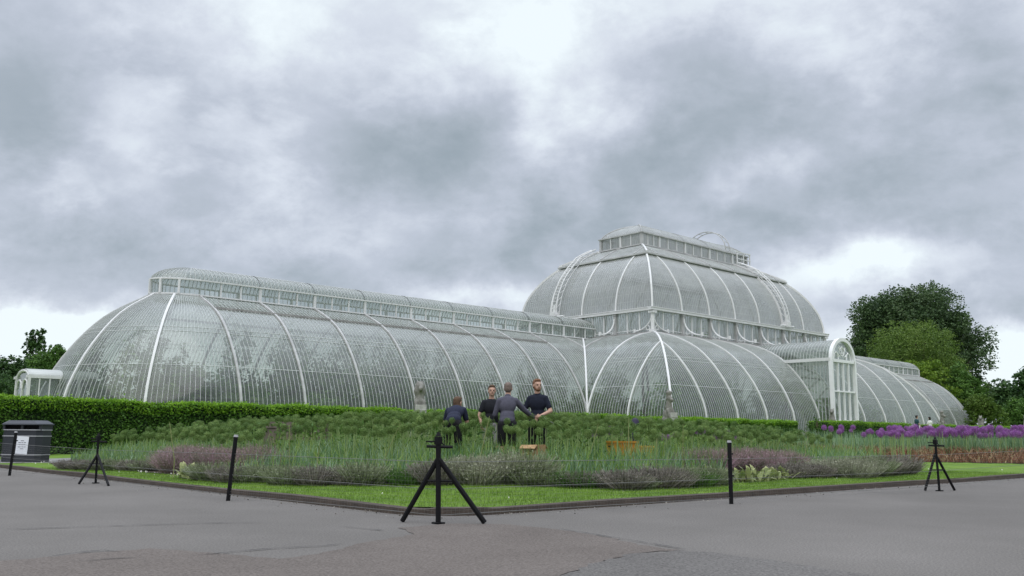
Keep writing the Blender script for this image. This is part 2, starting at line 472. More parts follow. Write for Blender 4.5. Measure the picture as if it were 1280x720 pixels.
# plinth
pl = MB()
for sg in (-1, 1):
    pl.box((sg * (A2 + c / 2) / 2, -B2 - .1, .6), (A2 - c / 2 + .3, .5, 1.5)); pl.box((sg * A2 / 2, B2 + .1, .6), (A2 + .3, .5, 1.5))
    for st in (-1, 1):
        pl.box((sg * (A2 + .1), st * (W + B2) / 2, .6), (.5, B2 - W + .05, 1.49))
        pl.box((sg * (A2 + 3.5 * c + .02), st * (W + .1), .59), (7 * c, .5, 1.5))
    pts = [(sg * (A2 + 7 * c + (W + .1) * math.sin(a)), -(W + .1) * math.cos(a)) for a in np.linspace(0, PI, 25)]
    for p, q in zip(pts, pts[1:]):
        m_ = ((p[0] + q[0]) / 2, (p[1] + q[1]) / 2); L_ = math.dist(p, q); an = math.atan2(q[1] - p[1], q[0] - p[0])
        pl.box((m_[0], m_[1], .58), (L_ + .04, .5, 1.5), an)
pl.build('stone_plinth', M_stone, ph)

# lower tier of the central block
S = sides(A2, B2)
for nm in ('front', 'back'):
    f, H = S[nm]
    for k in range(11):
        x0, x1 = -H + k * c, -H + (k + 1) * c
        if nm == 'front' and k == 5: rib(f, LOW, x0, m=M_bright); continue
        bay(f, LOW, x0, x1, 15, hi=lambda x, H=H: H - abs(x), purlins=PUR)
        if k > 0:
            hm = H - abs(x0)
            rib(f, LOW, x0, 0, LOW.inv(hm), m=M_bright)
for nm in ('left', 'right'):
    f, H = S[nm]
    for sg in (-1, 1):
        for k in range(2):
            a, b = sorted((sg * (W + k * c), sg * (W + (k + 1) * c)))
            bay(f, LOW, a, b, 15, hi=lambda x, H=H: H - abs(x), purlins=PUR)
        rib(f, LOW, sg * (W + c), 0, LOW.inv(H - W - c), m=M_bright); rib(f, LOW, sg * W, m=M_bright, w=.14)
    for sg in (-1, 1):   # the part above the wing roof
        a, b = sorted((0.0, sg * W)); bay(f, LOW, a, b, 30, lo=lambda x: W - abs(x))
        rib(f, LOW, sg * c, LOW.inv(W - c), 1)
for sx in (-1, 1):
    for sy in (-1, 1):
        hip(LOW, lambda h, z: (sx * (A2 - h), sy * (B2 - h), z), T=Vector((sx, -sy, 0)).normalized())
        # valley where the wing meets the centre
        t1 = LOW.inv(6.1)
        pts = [Vector((sx * (A2 - h), sy * (W - h), z + .12)) for h, z in [LOW.at(t1 * k / 14) for k in range(15)]]
        B = MB(); B.tube(pts, .08, 6); B.box((sx * (A2 + .12), sy * (W + .12), 1.7), (.26, .26, 1.7)); B.build('valley_gutter', M_bright, ph)

# clerestory of the centre
z0, z1 = 9.0, 10.78
SU = sides(A1, B1)
lg = MB()
for sg in (-1, 1):
    lg.box((0, sg * (B1 + .02), 8.99), (2 * A1 + .5, .5, .14)); lg.box((sg * (A1 + .02), 0, 8.985), (.5, 2 * B1 - .1, .14))
lg.build('clerestory_sill', M_lead, ph)
FLAT = Prof([(0, 9.05), (.001, 9.9), (.002, 10.8)], 3)
for nm, (f, H) in SU.items():
    n = round(2 * H / c)
    for k in range(n):
        x0 = -H + k * c
        g = bay(f, FLAT, x0, x0 + c, 15, glass=M_glass3, name='clerestory_window', w=.03, d=.04)
        for j in (1, 2):
            B = MB(); p = Vector(f(x0 + c * j / 3, -.03, 0)); B.box((p.x, p.y, (z0 + z1) / 2), (.11, .11, z1 - z0)); B.build('mullion', M_bright, g)
        B = MB()
        a_, b_ = Vector(f(x0 + .1, -.03, 9.25)), Vector(f(x0 + c - .1, -.03, 9.25)); B.tube([a_, b_], .035, 5)
        B.build('rail', M_bright, g)
        # column with its curved bracket
        for x in ([x0] if k else []):
            p = Vector(f(x, -.06, 0)); o = (Vector(f(x, -1, 0)) - Vector(f(x, 0, 0)))
            C = MB(); C.box((p.x, p.y, (z0 + z1) / 2), (.26, .26, z1 - z0)); C.box((p.x, p.y, z1 - .12), (.36, .36, .14)); C.box((p.x, p.y, z0 + .1), (.34, .34, .2))
            col = C.build('column', M_paint, ph)
            A_ = MB(); arc = [p + o * (.15 + 1.75 * (1 - math.cos(a))) + Vector((0, 0, 10.35 - 1.42 * math.sin(a))) for a in np.linspace(0, PI / 2, 10)]
            A_.tube(arc, .07, 6); e = arc[-1]; A_.tube([e + Vector((0, 0, -.08)), e + Vector((0, 0, .22))], .12, 8)
            cc = p + o * .5 + Vector((0, 0, 9.22)); tv = Vector((-o.y, o.x, 0))
            A_.tube([cc + (o * math.cos(a) + Vector((0, 0, 1)) * math.sin(a)) * .17 for a in np.linspace(0, 2 * PI, 13)], .035, 5)
            A_.build('bracket', M_bright, col)
for sx in (-1, 1):
    for sy in (-1, 1):
        p = Vector((sx * (A1 + .05), sy * (B1 + .05), 0)); C = MB()
        C.tube([p + Vector((0, 0, 8.95)), p + Vector((0, 0, 10.8))], .16, 10); C.box((p.x, p.y, 10.62), (.5, .5, .2)); C.box((p.x, p.y, 9.1), (.42, .42, .25))
        col = C.build('column', M_bright, ph)
        for o in (Vector((sx, 0, 0)), Vector((0, sy, 0))):
            # brackets run back along both walls from the corner
            A_ = MB(); q = p + Vector((sx * .12, sy * .12, 0))
            arc = [q - o * (.12 + 1.75 * (1 - math.cos(a))) + Vector((0, 0, 10.35 - 1.2 * math.sin(a))) for a in np.linspace(0, PI / 2, 10)]
            A_.tube(arc, .07, 6); e = arc[-1]; A_.tube([e + Vector((0, 0, -.1)), e + Vector((0, 0, .2))], .11, 8)
            cc = q - o * .5 + Vector((0, 0, 9.35)); A_.tube([cc + (o * math.cos(a) + Vector((0, 0, 1)) * math.sin(a)) * .17 for a in np.linspace(0, 2 * PI, 13)], .035, 5)
            A_.build('bracket', M_bright, col)
gt = MB()
for sg in (-1, 1):
    gt.box((0, sg * (B1 + .12), 10.88), (2 * A1 + .84, .42, .26)); gt.box((sg * (A1 + .12), 0, 10.878), (.42, 2 * B1 - .18, .26))
    gt.box((0, sg * (B1 + .3), 10.98), (2 * A1 + 1.0, .14, .06)); gt.box((sg * (A1 + .3), 0, 10.982), (.14, 2 * B1 + .4, .06))
gt.build('gutter', M_bright, ph)

# upper dome, crown slope and lantern
for nm, (f, H) in SU.items():
    n = round(2 * H / c)
    for k in range(n):
        x0 = -H + k * c; hi = lambda x, H=H: H - abs(x)
        bay(f, DOME, x0, x0 + c, 15, hi=hi, glass=M_glass2, name='dome_bay')
        # crown slope: clipped where the faces meet at the hip
        if H - min(abs(x0), abs(x0 + c)) > 2.5: bay(f, CROWN, max(x0, -H + 2.45), min(x0 + c, H - 2.45), 15, hi=hi, glass=M_glass2, name='crown_bay')
        if k > 0:
            rib(f, DOME, x0, 0, DOME.inv(H - abs(x0)), w=.13, name='dome_rib', m=M_bright)
            if H - abs(x0) > 2.6: rib(f, CROWN, x0, 0, CROWN.inv(H - abs(x0)), w=.12, name='crown_rib')
for sx in (-1, 1):
    for sy in (-1, 1):
        T = Vector((sx, -sy, 0)).normalized()
        hip(DOME, lambda h, z: (sx * (A1 - h), sy * (B1 - h), z), name='dome_rib', T=T, w=.14)
        hip(CROWN, lambda h, z: (sx * (A1 - h), sy * (B1 - h), z), name='crown_rib', T=T, w=.14)
rg = MB(); ra, rb = A1 - 2.5, B1 - 2.5
for sg in (-1, 1):
    rg.box((0, sg * rb, 16.12), (2 * ra + .3, .26, .12)); rg.box((sg * ra, 0, 16.118), (.26, 2 * rb - .2, .12))
rg.build('ring_moulding', M_paint, ph)
rk = MB()
for sg in (-1, 1):
    rk.box((0, sg * (rb - .28), 16.32), (2 * ra - .2, .06, .10)); rk.box((sg * (ra - .28), 0, 16.318), (.06, 2 * rb - .8, .10))
rk.build('snow_board', M_lead, ph)
la, lb = 8.15, 2.4
SL = sides(la, lb)
LF = Prof([(0, 17.72), (.001, 18.2), (.002, 18.68)], 3)
for nm, (f, H) in SL.items():
    xs = [-la, -1.5 * c, -.5 * c, .5 * c, 1.5 * c, la] if H == la else [-lb, 0, lb]
    for a, b in zip(xs, xs[1:]):
        g = bay(f, LF, a, b, 10, glass=M_glass2, name='lantern_window', w=.02, d=.03)
        for j in ((1, 2) if H == la else (1,)):
            B = MB(); p = Vector(f(a + (b - a) * j / (3 if H == la else 2), -.02, 0)); B.box((p.x, p.y, 18.2), (.09, .09, 1.0)); B.build('mullion', M_bright, g)
        B = MB(); p = Vector(f(a, -.03, 0)); B.box((p.x, p.y, 18.2), (.17, .17, 1.02)); B.build('mullion', M_bright, g)
        bay(f, CAP, a, b, 10, hi=lambda x, H=H: H - abs(x), glass=M_glass2, name='cap_bay', w=.028)
lt = MB()
for sg in (-1, 1):
    lt.box((0, sg * (lb + .05), 17.66), (2 * la + .3, .2, .1)); lt.box((sg * (la + .05), 0, 17.662), (.2, 2 * lb - .1, .1))
    lt.box((0, sg * (lb + .08), 18.75), (2 * la + .4, .24, .1)); lt.box((sg * (la + .08), 0, 18.748), (.24, 2 * lb - .08, .1))
    for s2 in (-1, 1):
        lt.box((sg * la, s2 * lb, 18.2), (.24, .24, 1.0))
        lt.tube([Vector((sg * (la - h), s2 * (lb - h), z + .03)) for h, z in [CAP.at(k / 9) for k in range(10)]], .05, 5)
lt.tube([(-la + 2.4, 0, 20.1), (la - 2.4, 0, 20.1)], .06, 6)
lt.build('lantern_frame', M_paint, ph)

# the two wings
for sg in (-1, 1):
    cs0 = sg * (A2 + 7 * c)
    for st in (-1, 1):
        f = lambda x, h, z, sg=sg, st=st: (sg * x, st * (W - h), z)
        for k in range(7):
            bay(f, WING, A2 + k * c, A2 + (k + 1) * c, 15, purlins=PUR)
            rib(f, WING, A2 + k * c, w=.13, m=M_paint)
        rib(f, WING, A2 + 7 * c, w=.13, m=M_paint)
        bay(f, WING, A1, A2, 30, lo=lambda x: A2 - x)
        rib(f, WING, A2 - c, WING.inv(c), 1)
        # ledge along the roof
        h, z = WING.at(WING.invz(7.88)); B = MB()
        B.box((sg * (A2 + 3.5 * c), st * (W - h), z + .03), (7 * c, .16, .12)); B.build('roof_ledge', M_lead, ph)
    for k in range(5):
        def f(x, h, z, sg=sg, cs0=cs0):
            a = x / W; r = W - h
            return (cs0 + sg * (r + .85 * (h / 6.13) ** 2) * math.sin(a), -r * math.cos(a), z)
        bay(f, WING, W * PI * k / 5, W * PI * (k + 1) / 5, 18, purlins=PUR)
        if k: rib(f, WING, W * PI * k / 5, w=.13, m=M_bright)  # the lit look of these end ribs is put into the brighter paint
    # lantern along the wing
    lw = 1.5; L0, L1 = A1, A2 + 7 * c
    WF = Prof([(0, 8.86), (.001, 9.3), (.002, 9.66)], 3)
    nb = 9
    for st in (-1, 1):
        f = lambda x, h, z, sg=sg, st=st: (sg * x, st * (lw - h), z)
        for k in range(nb):
            a, b = L0 + k * c, L0 + (k + 1) * c
            g = bay(f, WF, a, b, 12, glass=M_glass3, name='wing_lantern_window', w=.02, d=.03)
            B = MB(); B.box((sg * a, st * (lw + .02), 9.27), (.17, .12, .84)); B.build('mullion', M_bright, g)
            for j in (1, 2): B = MB(); B.box((sg * (a + c * j / 3), st * (lw + .02), 9.27), (.08, .1, .84)); B.build('mullion', M_bright, g)
            bay(f, BARREL, a, b, 15, glass=M_glass, name='wing_lantern_roof', w=.03)
    B = MB()
    for st in (-1, 1):
        B.box((sg * (L0 + L1) / 2, st * (lw + .04), 8.82), (L1 - L0, .16, .08)); B.box((sg * (L0 + L1) / 2, st * (lw + .06), 9.71), (L1 - L0, .16, .08))
    arcs = [(cs0 + sg * (lw + .85) * math.sin(a), -lw * math.cos(a)) for a in np.linspace(0, PI, 19)]
    for z in (8.82, 9.71): B.tube([(x, y, z) for x, y in arcs], .07, 5)
    B.tube([(sg * L0, 0, 10.64), (cs0, 0, 10.64)], .04, 5)
    for i in range(1, 6):
        a = PI * i / 6; B.box((cs0 + sg * (lw + .87) * math.sin(a), -(lw + .02) * math.cos(a), 9.27), (.13, .13, .84), -a)
    B.build('lantern_frame', M_bright, ph)
    fa = lambda x, h, z, sg=sg, cs0=cs0: (cs0 + sg * (lw - h) * 1.567 * math.sin(x / lw), -(lw - h) * math.cos(x / lw), z)
    bay(fa, WF, 0, lw * PI, 24, glass=M_glass3, name='wing_lantern_window', w=.02, d=.03)
    bay(fa, BARREL, 0, lw * PI, 24, glass=M_glass, name='wing_lantern_roof', w=.03)

# central porch with its tall arched doorway
yf = -(B2 + 1.15); hw = c / 2
for sg in (-1, 1):
    # side wall from the door front back to the curved roof
    f = lambda x, h, z, sg=sg: (sg * hw, x, z)
    xs = [yf + k * .3 for k in range(26)]; V = []; B = MB()
    for x in xs:
        inset = x + B2; zb = LOW.at(LOW.inv(max(0, inset)))[1] if inset > 0 else 0.7
        if zb > 7.0: break
        B.box((sg * hw, x, (zb + 7.0) / 2), (.05, .05, 7.0 - zb)); V.append((x, zb))
    vs = []; fs = []
    for i, (x, zb) in enumerate(V): vs += [(sg * hw, x, zb), (sg * hw, x, 7.0)]
    for i in range(len(V) - 1): fs.append((2 * i, 2 * i + 2, 2 * i + 3, 2 * i + 1))
    me = bpy.data.meshes.new('porch_wall'); me.from_pydata(vs, [], fs); me.materials.append(M_glass3); me.uv_layers.new(name='UVMap'); g = link('porch_wall', me, ph)
    B.build('glazing_bars', M_bar, g)
    B = MB(); B.box((sg * (hw + .02), (yf - B2 + 3.4) / 2 - .0, 7.08), (.2, 4.6, .26)); B.build('porch_beam', M_bright, ph)
    fr = lambda x, h, z, sg=sg: (sg * (hw - h), x, z)
    bay(fr, PORCH, yf + .1, -B1 - .1, 30, glass=M_glass, name='porch_roof', w=.03)
D = MB()
for sg in (-1, 1): D.box((sg * (hw - .02), yf - .02, 3.85), (.23, .3, 6.4))
arc = [(-1.0 * math.cos(a), math.sin(a)) for a in np.linspace(0, PI, 25)]
for (r0, r1, y0, y1) in ((1.68, 1.95, yf - .17, yf + .13),):
    vs = []; fs = []
    for (x, z) in arc:
        for r in (r0, r1):
            for y in (y0, y1): vs.append((x * r, y, 7.05 + z * (r - .1)))
    for i in range(24):
        a = i * 4; b = a + 4
        fs += [(a, b, b + 1, a + 1), (a + 2, a + 3, b + 3, b + 2), (a, a + 2, b + 2, b), (a + 1, b + 1, b + 3, a + 3)]
    D.add(vs, fs)
D.box((0, yf - .02, 7.0), (3.4, .26, .24)); D.box((0, yf - .02, 4.55), (3.4, .2, .12)); D.box((0, yf - .02, 2.2), (3.4, .2, .12))
for x in (-.86, 0, .86): D.box((x, yf - .02, 3.9), (.085, .16, 6.1))
# tracery in the fanlight
for an in (35, 65, 90, 115, 145):
    a = math.radians(an); D.tube([(.55 * math.cos(a), yf - .02, 7.1 + .5 * math.sin(a)), (1.2 * math.cos(a), yf - .02, 7.1 + 1.15 * math.sin(a))], .045, 5)
for s_ in (-1, 1):
    D.tube([(s_ * (1.0 + .35 * math.cos(a)), yf - .02, 7.15 + .55 * math.sin(a)) for a in np.linspace(0, PI, 9)], .045, 5)
D.tube([(.35 * math.cos(a), yf - .02, 7.8 + .35 * math.sin(a)) for a in np.linspace(0, 2 * PI, 13)], .045, 5)
dr = D.build('arched_doorway', M_white, ph)
vs = [(-1.75, yf + .05, .7), (1.75, yf + .05, .7)] + [(x * -1.75, yf + .05, 7.05 + z * 1.6) for x, z in arc]
me = bpy.data.meshes.new('pane'); me.from_pydata(vs, [], [tuple(range(len(vs)))]); me.materials.append(M_glass3); me.uv_layers.new(name='UVMap'); link('pane', me, dr)

# small white entrance porch at the end of the left wing (and its twin on the right)
for sg in (-1, 1):
    e0, e1 = 53.6, 56.25; B = MB(); X = lambda s: sg * s
    for s_, t_ in ((e1, -1.15), (e1, 1.15), (e0 + .2, -1.15), (e0 + .2, 1.15)): B.box((X(s_), t_, 2.15), (.13, .13, 3.3))
    for t_ in (-1.15, 1.15):
        for k in range(1, 5): B.box((X(e1 - k * .5), t_, 2.15), (.06, .06, 3.3))
        B.box((X((e0 + e1) / 2), t_, 3.68), (e1 - e0 + .3, .12, .14)); B.box((X((e0 + e1) / 2), t_, .95), (e1 - e0 + .2, .16, .16))
    B.box((X(e1), 0, 2.0), (.09, .09, 3.0)); B.box((X(e1), 0, 1.0), (.12, 2.2, .25))
    for z in (3.62,): B.tube([(X(e1), 1.15 * math.cos(a), z + .42 * math.sin(a)) for a in np.linspace(0, PI, 13)], .075, 6)
    for s_ in (-.55, .55): B.tube([(X(e1 + .02), s_ + .45 * math.cos(a), 3.1 + .45 * math.sin(a)) for a in np.linspace(0, PI, 9)], .045, 6)
    en = B.build('end_porch', M_bright, ph)
    R_ = MB(); ar = [(-1.2 * math.cos(a), 3.70 + .44 * math.sin(a)) for a in np.linspace(0, PI, 13)]
    R_.add([(X(s_), y, z) for s_ in (e0 - .8, e1 + .05) for y, z in ar], [(i, i + 1, i + 14, i + 13) for i in range(12)]); R_.build('porch_roof', M_bar, en)
    P_ = MB()
    for t_ in (-1.14, 1.14): P_.add([(X(e0), t_, 1), (X(e1), t_, 1), (X(e1), t_, 3.7), (X(e0), t_, 3.7)], [(0, 1, 2, 3)])
    P_.add([(X(e1 - .02), -1.1, 1), (X(e1 - .02), 1.1, 1), (X(e1 - .02), 1.1, 3.9), (X(e1 - .02), -1.1, 3.9)], [(0, 1, 2, 3)])
    me = P_.mesh('pane', M_glass3); me.uv_layers.new(name='UVMap'); link('pane', me, en)

# curved maintenance ladders over the dome
def ladder(f, x, top, wdt=.55, lift=.65):
    B = MB(); pts = []
    tabs = [DOME.at(k / 9) for k in range(10)] + [CROWN.at(k / 4) for k in range(1, 5)]
    for h, z in tabs: pts.append((h - lift * .8, z + lift * .35))
    rails = [[Vector(f(x + s * wdt / 2, h, z)) for h, z in pts] for s in (-1, 1)]
    for r in rails: B.tube(r, .055, 5)
    inner = [[Vector(f(x + s * wdt / 2, h + .4, z - .15)) for h, z in pts] for s in (-1, 1)]
    for r in inner: B.tube(r, .035, 4)
    for i in range(len(pts) - 1):
        for q in (0, .5):
            a = rails[0][i].lerp(rails[0][i + 1], q); b = rails[1][i].lerp(rails[1][i + 1], q); B.tube([a, b], .025, 4)
        for s in (0, 1): B.tube([rails[s][i], inner[s][i + 1]], .02, 4)
    o = B.build('maintenance_ladder', M_bright, ph)
    C = MB(); p = Vector(f(x, -.35, 11.25)); C.box(p, (.55, .55, .5)); C.box(p + Vector((0, 0, .55)), (.3, .3, .7), 0, .6)
    q0, q1 = Vector(f(x - 1.1, -.4, 11.12)), Vector(f(x + 1.1, -.4, 11.12)); C.tube([q0, q1], .09, 6); C.build('ladder_carriage', M_bright, o)
ladder(SU['front'][0], 6.0, None)
ladder(SU['left'][0], -2.9, None)
B = MB()
for dx in (0, .7):
    B.tube([(4.6 + dx, -2.5 * math.cos(a), 18.9 + 2.25 * math.sin(a)) for a in np.linspace(0, PI, 17)], .05, 5)
for a in np.linspace(.15, PI - .15, 11): B.tube([(4.6, -2.5 * math.cos(a), 18.9 + 2.25 * math.sin(a)), (5.3, -2.5 * math.cos(a), 18.9 + 2.25 * math.sin(a))], .03, 4)
B.build('ridge_hoop', M_paint, ph)
B = MB()
B.box((7.2, -2.75, 18.95), (2.4, .12, .1)); B.box((7.2, -2.75, 18.3), (2.4, .1, .08))
for x in (6.1, 7.2, 8.3): B.box((x, -2.75, 18.4), (.09, .09, 1.2))
B.build('service_rail', M_bright, ph)

# ------------------------------------------------------------------ the ground
KS, KT = -63.85, -45.4     # kerb lines, meeting in a rounded corner


def sheet(name, poly, z, m, kind='structure'):
    me = bpy.data.meshes.new(name); me.from_pydata([(x, y, z) for x, y in poly], [], [tuple(range(len(poly)))]); me.materials.append(m)
    return tag(link(name, me), kind=kind)


sheet('ground', [(-1800, -1800), (1800, -1800), (1800, 1800), (-1800, 1800)], -.03, M_field)
sheet('road', [(-100, -90), (140, -90), (140, KT + .3), (KS + .3, KT + .3), (KS + .3, 70), (-100, 70)], 0.0, M_asph)


def ragged(pts, amp=.05, step=.35):
    out = []
    for a, b in zip(pts, pts[1:] + pts[:1]):
        n = max(1, int(math.dist(a, b) / step))
        for k in range(n):
            t = k / n; out.append((a[0] + (b[0] - a[0]) * t + random.uniform(-amp, amp), a[1] + (b[1] - a[1]) * t + random.uniform(-amp, amp)))
    return out


def gpx(px, py):
    r = ray(px, py); k = -EYE / r.z; p = CAM + r * k; return (p.x, p.y)


brown = [gpx(*q) for q in ((-60, 706), (60, 697), (130, 690), (190, 686), (250, 690), (345, 699), (400, 693), (445, 681), (520, 668), (500, 660), (560, 655), (640, 656), (700, 662), (770, 674), (800, 682), (850, 688))]
brown += [gpx(*q) for q in ((790, 693), (740, 706), (690, 725))] + [(CS + .5, CT - .5), (-71, -50.2)]
sheet('road_patch_brown', ragged(brown, .03, .09), .004, M_asph2)
grav = [gpx(*q) for q in ((850, 689), (900, 692), (1000, 706), (1120, 724))] + [(CS + 3, CT - 3), (CS + .5, CT - .5)] + [gpx(*q) for q in ((690, 725), (740, 706), (790, 693))]
sheet('road_patch_gravel', ragged(grav, .03, .09), .0045, M_asph3)
for pts in (((60, 697), (110, 690.5), (128, 689), (150, 691)), ((240, 696), (300, 690), (350, 686), (400, 683.5), (430, 680.5)), ((90, 704), (130, 700), (175, 698)), ((0, 663), (120, 659), (250, 655), (330, 653.5)), ((700, 662), (770, 673), (860, 688)), ((425, 659), (480, 664))):
    B = MB(); g = [gpx(*q) for q in pts]; L = []; R = []
    fine = []
    for a, b in zip(g, g[1:]):
        n = max(2, int(math.dist(a, b) / .08)); fine += [(a[0] + (b[0] - a[0]) * k / n, a[1] + (b[1] - a[1]) * k / n) for k in range(n)]
    fine.append(g[-1]); vs = []
    for i, (x, y) in enumerate(fine):
        w = random.uniform(.002, .012) * (1 if i not in (0, len(fine) - 1) else .1); jx, jy = random.uniform(-.012, .012), random.uniform(-.012, .012)
        a = fine[max(0, i - 1)]; b = fine[min(len(fine) - 1, i + 1)]; d = Vector((b[0] - a[0], b[1] - a[1], 0)).normalized(); nn = Vector((-d.y, d.x, 0))
        p = Vector((x + jx, y + jy, .009)); vs += [p + nn * w, p - nn * w]
    B.add(vs, [(2 * i, 2 * i + 1, 2 * i + 3, 2 * i + 2) for i in range(len(fine) - 1)])
    tag(B.build('tar_seam', M_crack), kind='structure')

# kerb with rounded corner
R0 = .8; path = [(KS, 70)] + [(KS, KT + R0 + k * 2) for k in range(20, 0, -1)]
path += [(KS + R0 - R0 * math.cos(a), KT + R0 - R0 * math.sin(a)) for a in np.linspace(0, PI / 2, 9)]
path += [(KS + R0 + k * 2, KT) for k in range(1, 30)] + [(140, KT)]
vs = []; fs = []
for i, (x, y) in enumerate(path):
    a = path[max(0, i - 1)]; b = path[min(len(path) - 1, i + 1)]; d = Vector((b[0] - a[0], b[1] - a[1], 0)).normalized(); nn = Vector((-d.y, d.x, 0))
    p = Vector((x, y, 0)); hz = .075 + random.uniform(-.014, .010)
    vs += [p + Vector((0, 0, -.05)), p + Vector((0, 0, hz)), p + nn * .14 + Vector((0, 0, hz + .003)), p + nn * .14 + Vector((0, 0, -.05))]
for i in range(len(path) - 1):
    a = i * 4; b = a + 4; fs += [(a, b, b + 1, a + 1), (a + 1, b + 1, b + 2, a + 2), (a + 2, b + 2, b + 3, a + 3)]
B = MB(); B.add(vs, fs); tag(B.build('kerb', M_kerb), kind='structure')

# lawn surface with the terrace rise
xs = np.concatenate([np.linspace(KS + .12, -52, 60), np.linspace(-51.5, 0, 80), np.linspace(2, 150, 40)])
ys = np.concatenate([np.linspace(KT + .12, -34, 60), np.linspace(-33.5, -18, 40), np.linspace(-16, 80, 30)])
XX, YY = np.meshgrid(xs, ys, indexing='ij'); Z = gh(XX, YY) + RNG.normal(0, .004, XX.shape)
cx, cy = KS + .12 + R0, KT + .12 + R0; dx, dy = XX - cx, YY - cy; rr = np.hypot(dx, dy)
msk = (dx < 0) & (dy < 0) & (rr > R0 - .03); kf = np.where(msk, (R0 - .03) / np.maximum(rr, 1e-6), 1); XX = cx + dx * kf; YY = cy + dy * kf
nx, ny = XX.shape; vs = np.stack([XX, YY, Z], -1).reshape(-1, 3)
fs = [(i * ny + j, (i + 1) * ny + j, (i + 1) * ny + j + 1, i * ny + j + 1) for i in range(nx - 1) for j in range(ny - 1)]
me = bpy.data.meshes.new('lawn'); me.from_pydata(vs.tolist(), [], fs); me.materials.append(M_lawn); me.polygons.foreach_set('use_smooth', [True] * len(fs)); tag(link('lawn', me), kind='structure')


def draped(name, poly, m, dz=.012, kind='structure', step=.35):
    """a sheet with the outline poly, following the ground"""
    P = np.array(poly); vs = [(p[0], p[1], float(gh(p[0], p[1])) + dz) for p in poly]
    bm = bmesh.new(); f = bm.faces.new([bm.verts.new(v) for v in vs])
    x0, y0 = P.min(0); x1, y1 = P.max(0)
    for ax, a, b in ((0, x0, x1), (1, y0, y1)):
        q = a + step
        while q < b:
            no = Vector((1, 0, 0)) if ax == 0 else Vector((0, 1, 0)); co = no * q
            bmesh.ops.bisect_plane(bm, geom=bm.verts[:] + bm.edges[:] + bm.faces[:], plane_co=co, plane_no=no); q += step * (1 if b - a < 15 else 2)
    for v in bm.verts: v.co.z = float(gh(v.co.x, v.co.y)) + dz
    me = bpy.data.meshes.new(name); bm.to_mesh(me); bm.free(); me.materials.append(m); return tag(link(name, me), kind=kind)


bedA = [(-62.7, -28.5), (-62.75, -33.0), (-62.7, -37.7), (-61.8, -39.6), (-60.2, -41.0), (-59.4, -42.2), (-58.4, -43.3), (-55.5, -43.6), (-51, -43.5), (-48.0, -43.1), (-45.6, -42.0), (-44.6, -40.2), (-43.5, -36.0), (-42.5, -31.5), (-47, -28.5), (-53.5, -27.5), (-57, -26.6), (-61, -25.6)]
bedB = [(-42.6, -39.2), (-40.6, -41.6), (-38, -42.9), (-30, -43.4), (-20, -43.4), (-20, -36), (-30, -33.5), (-36, -32), (-41.2, -32.5), (-42.4, -36.4)]
draped('bed_soil', bedA, M_soil); draped('bed_soil', bedB, M_soil)
bc = G(32, 577)
draped('paved_path', [(bc.x - 1.2, bc.y - 1.1), (bc.x + 3.6, bc.y - 1.7), (bc.x + 4.2, bc.y + 1.4), (bc.x - 1.2, bc.y + 2.4)], M_slab, .006)


def inpoly(poly, X, Y):
    ins = np.zeros(len(X), bool); n = len(poly)
    for i in range(n):
        (x0, y0), (x1, y1) = poly[i], poly[(i + 1) % n]
        cond = ((y0 > Y) != (y1 > Y)) & (X < (x1 - x0) * (Y - y0) / ((y1 - y0) + 1e-12) + x0); ins ^= cond
    return ins


def edge_dist(poly, X, Y):
    d = np.full(len(X), 1e9); P = np.stack([X, Y], 1)
    for i in range(len(poly)):
        a, b = np.array(poly[i]), np.array(poly[(i + 1) % len(poly)]); ab = b - a
        t = np.clip(((P - a) @ ab) / (ab @ ab), 0, 1); d = np.minimum(d, np.linalg.norm(P - a - t[:, None] * ab, axis=1))
    return d


def scatter(poly, n, rng=RNG):
    P = np.array(poly); lo, hi = P.min(0), P.max(0); X = rng.uniform(lo[0], hi[0], n * 3); Y = rng.uniform(lo[1], hi[1], n * 3)
    k = inpoly(poly, X, Y); return X[k][:n], Y[k][:n]


def pxcol(X, Y):
    """photo column and distance of ground points"""
    dX, dY = X - CS, Y - CT; fw = dX * FWD.x + dY * FWD.y; rt = dX * RGT.x + dY * RGT.y
    return 640 + FOC * rt / (fw * cp_ - .0), fw


# ------------------------------------------------------------------ sky and light
w = bpy.data.worlds.new('World'); SC.world = w; w.use_nodes = True; nt = w.node_tree; nt.nodes.clear(); N = nt.nodes; L = nt.links
out = N.new('ShaderNodeOutputWorld'); bg = N.new('ShaderNodeBackground'); bg.inputs[1].default_value = .1; L.new(bg.outputs[0], out.inputs[0])
SUN_EL, SUN_AZ = math.radians(52), math.radians(215)   # azimuth measured in the scene's x-y plane from +x
sky = N.new('ShaderNodeTexSky'); sky.sky_type = 'NISHITA'; sky.sun_disc = False; sky.sun_elevation = SUN_EL; sky.sun_rotation = PI / 2 - SUN_AZ
tc = N.new('ShaderNodeTexCoord'); sep = N.new('ShaderNodeSeparateXYZ'); L.new(tc.outputs['Generated'], sep.inputs[0])


def mth(op, a, b=None, c3=None, clamp=False):
    n = N.new('ShaderNodeMath'); n.operation = op; n.use_clamp = clamp
    for i, v in enumerate((a, b, c3)):
        if v is None: continue
        if isinstance(v, (int, float)): n.inputs[i].default_value = v
        else: L.new(v, n.inputs[i])
    return n.outputs[0]


def vm(op, a, b=None):
    n = N.new('ShaderNodeVectorMath'); n.operation = op
    for i, v in enumerate((a, b)):
        if v is None: continue
        if isinstance(v, tuple): n.inputs[i].default_value = v
        else: L.new(v, n.inputs[i])
    return n.outputs['Value'] if op in ('LENGTH', 'DOT_PRODUCT') else n.outputs[0]


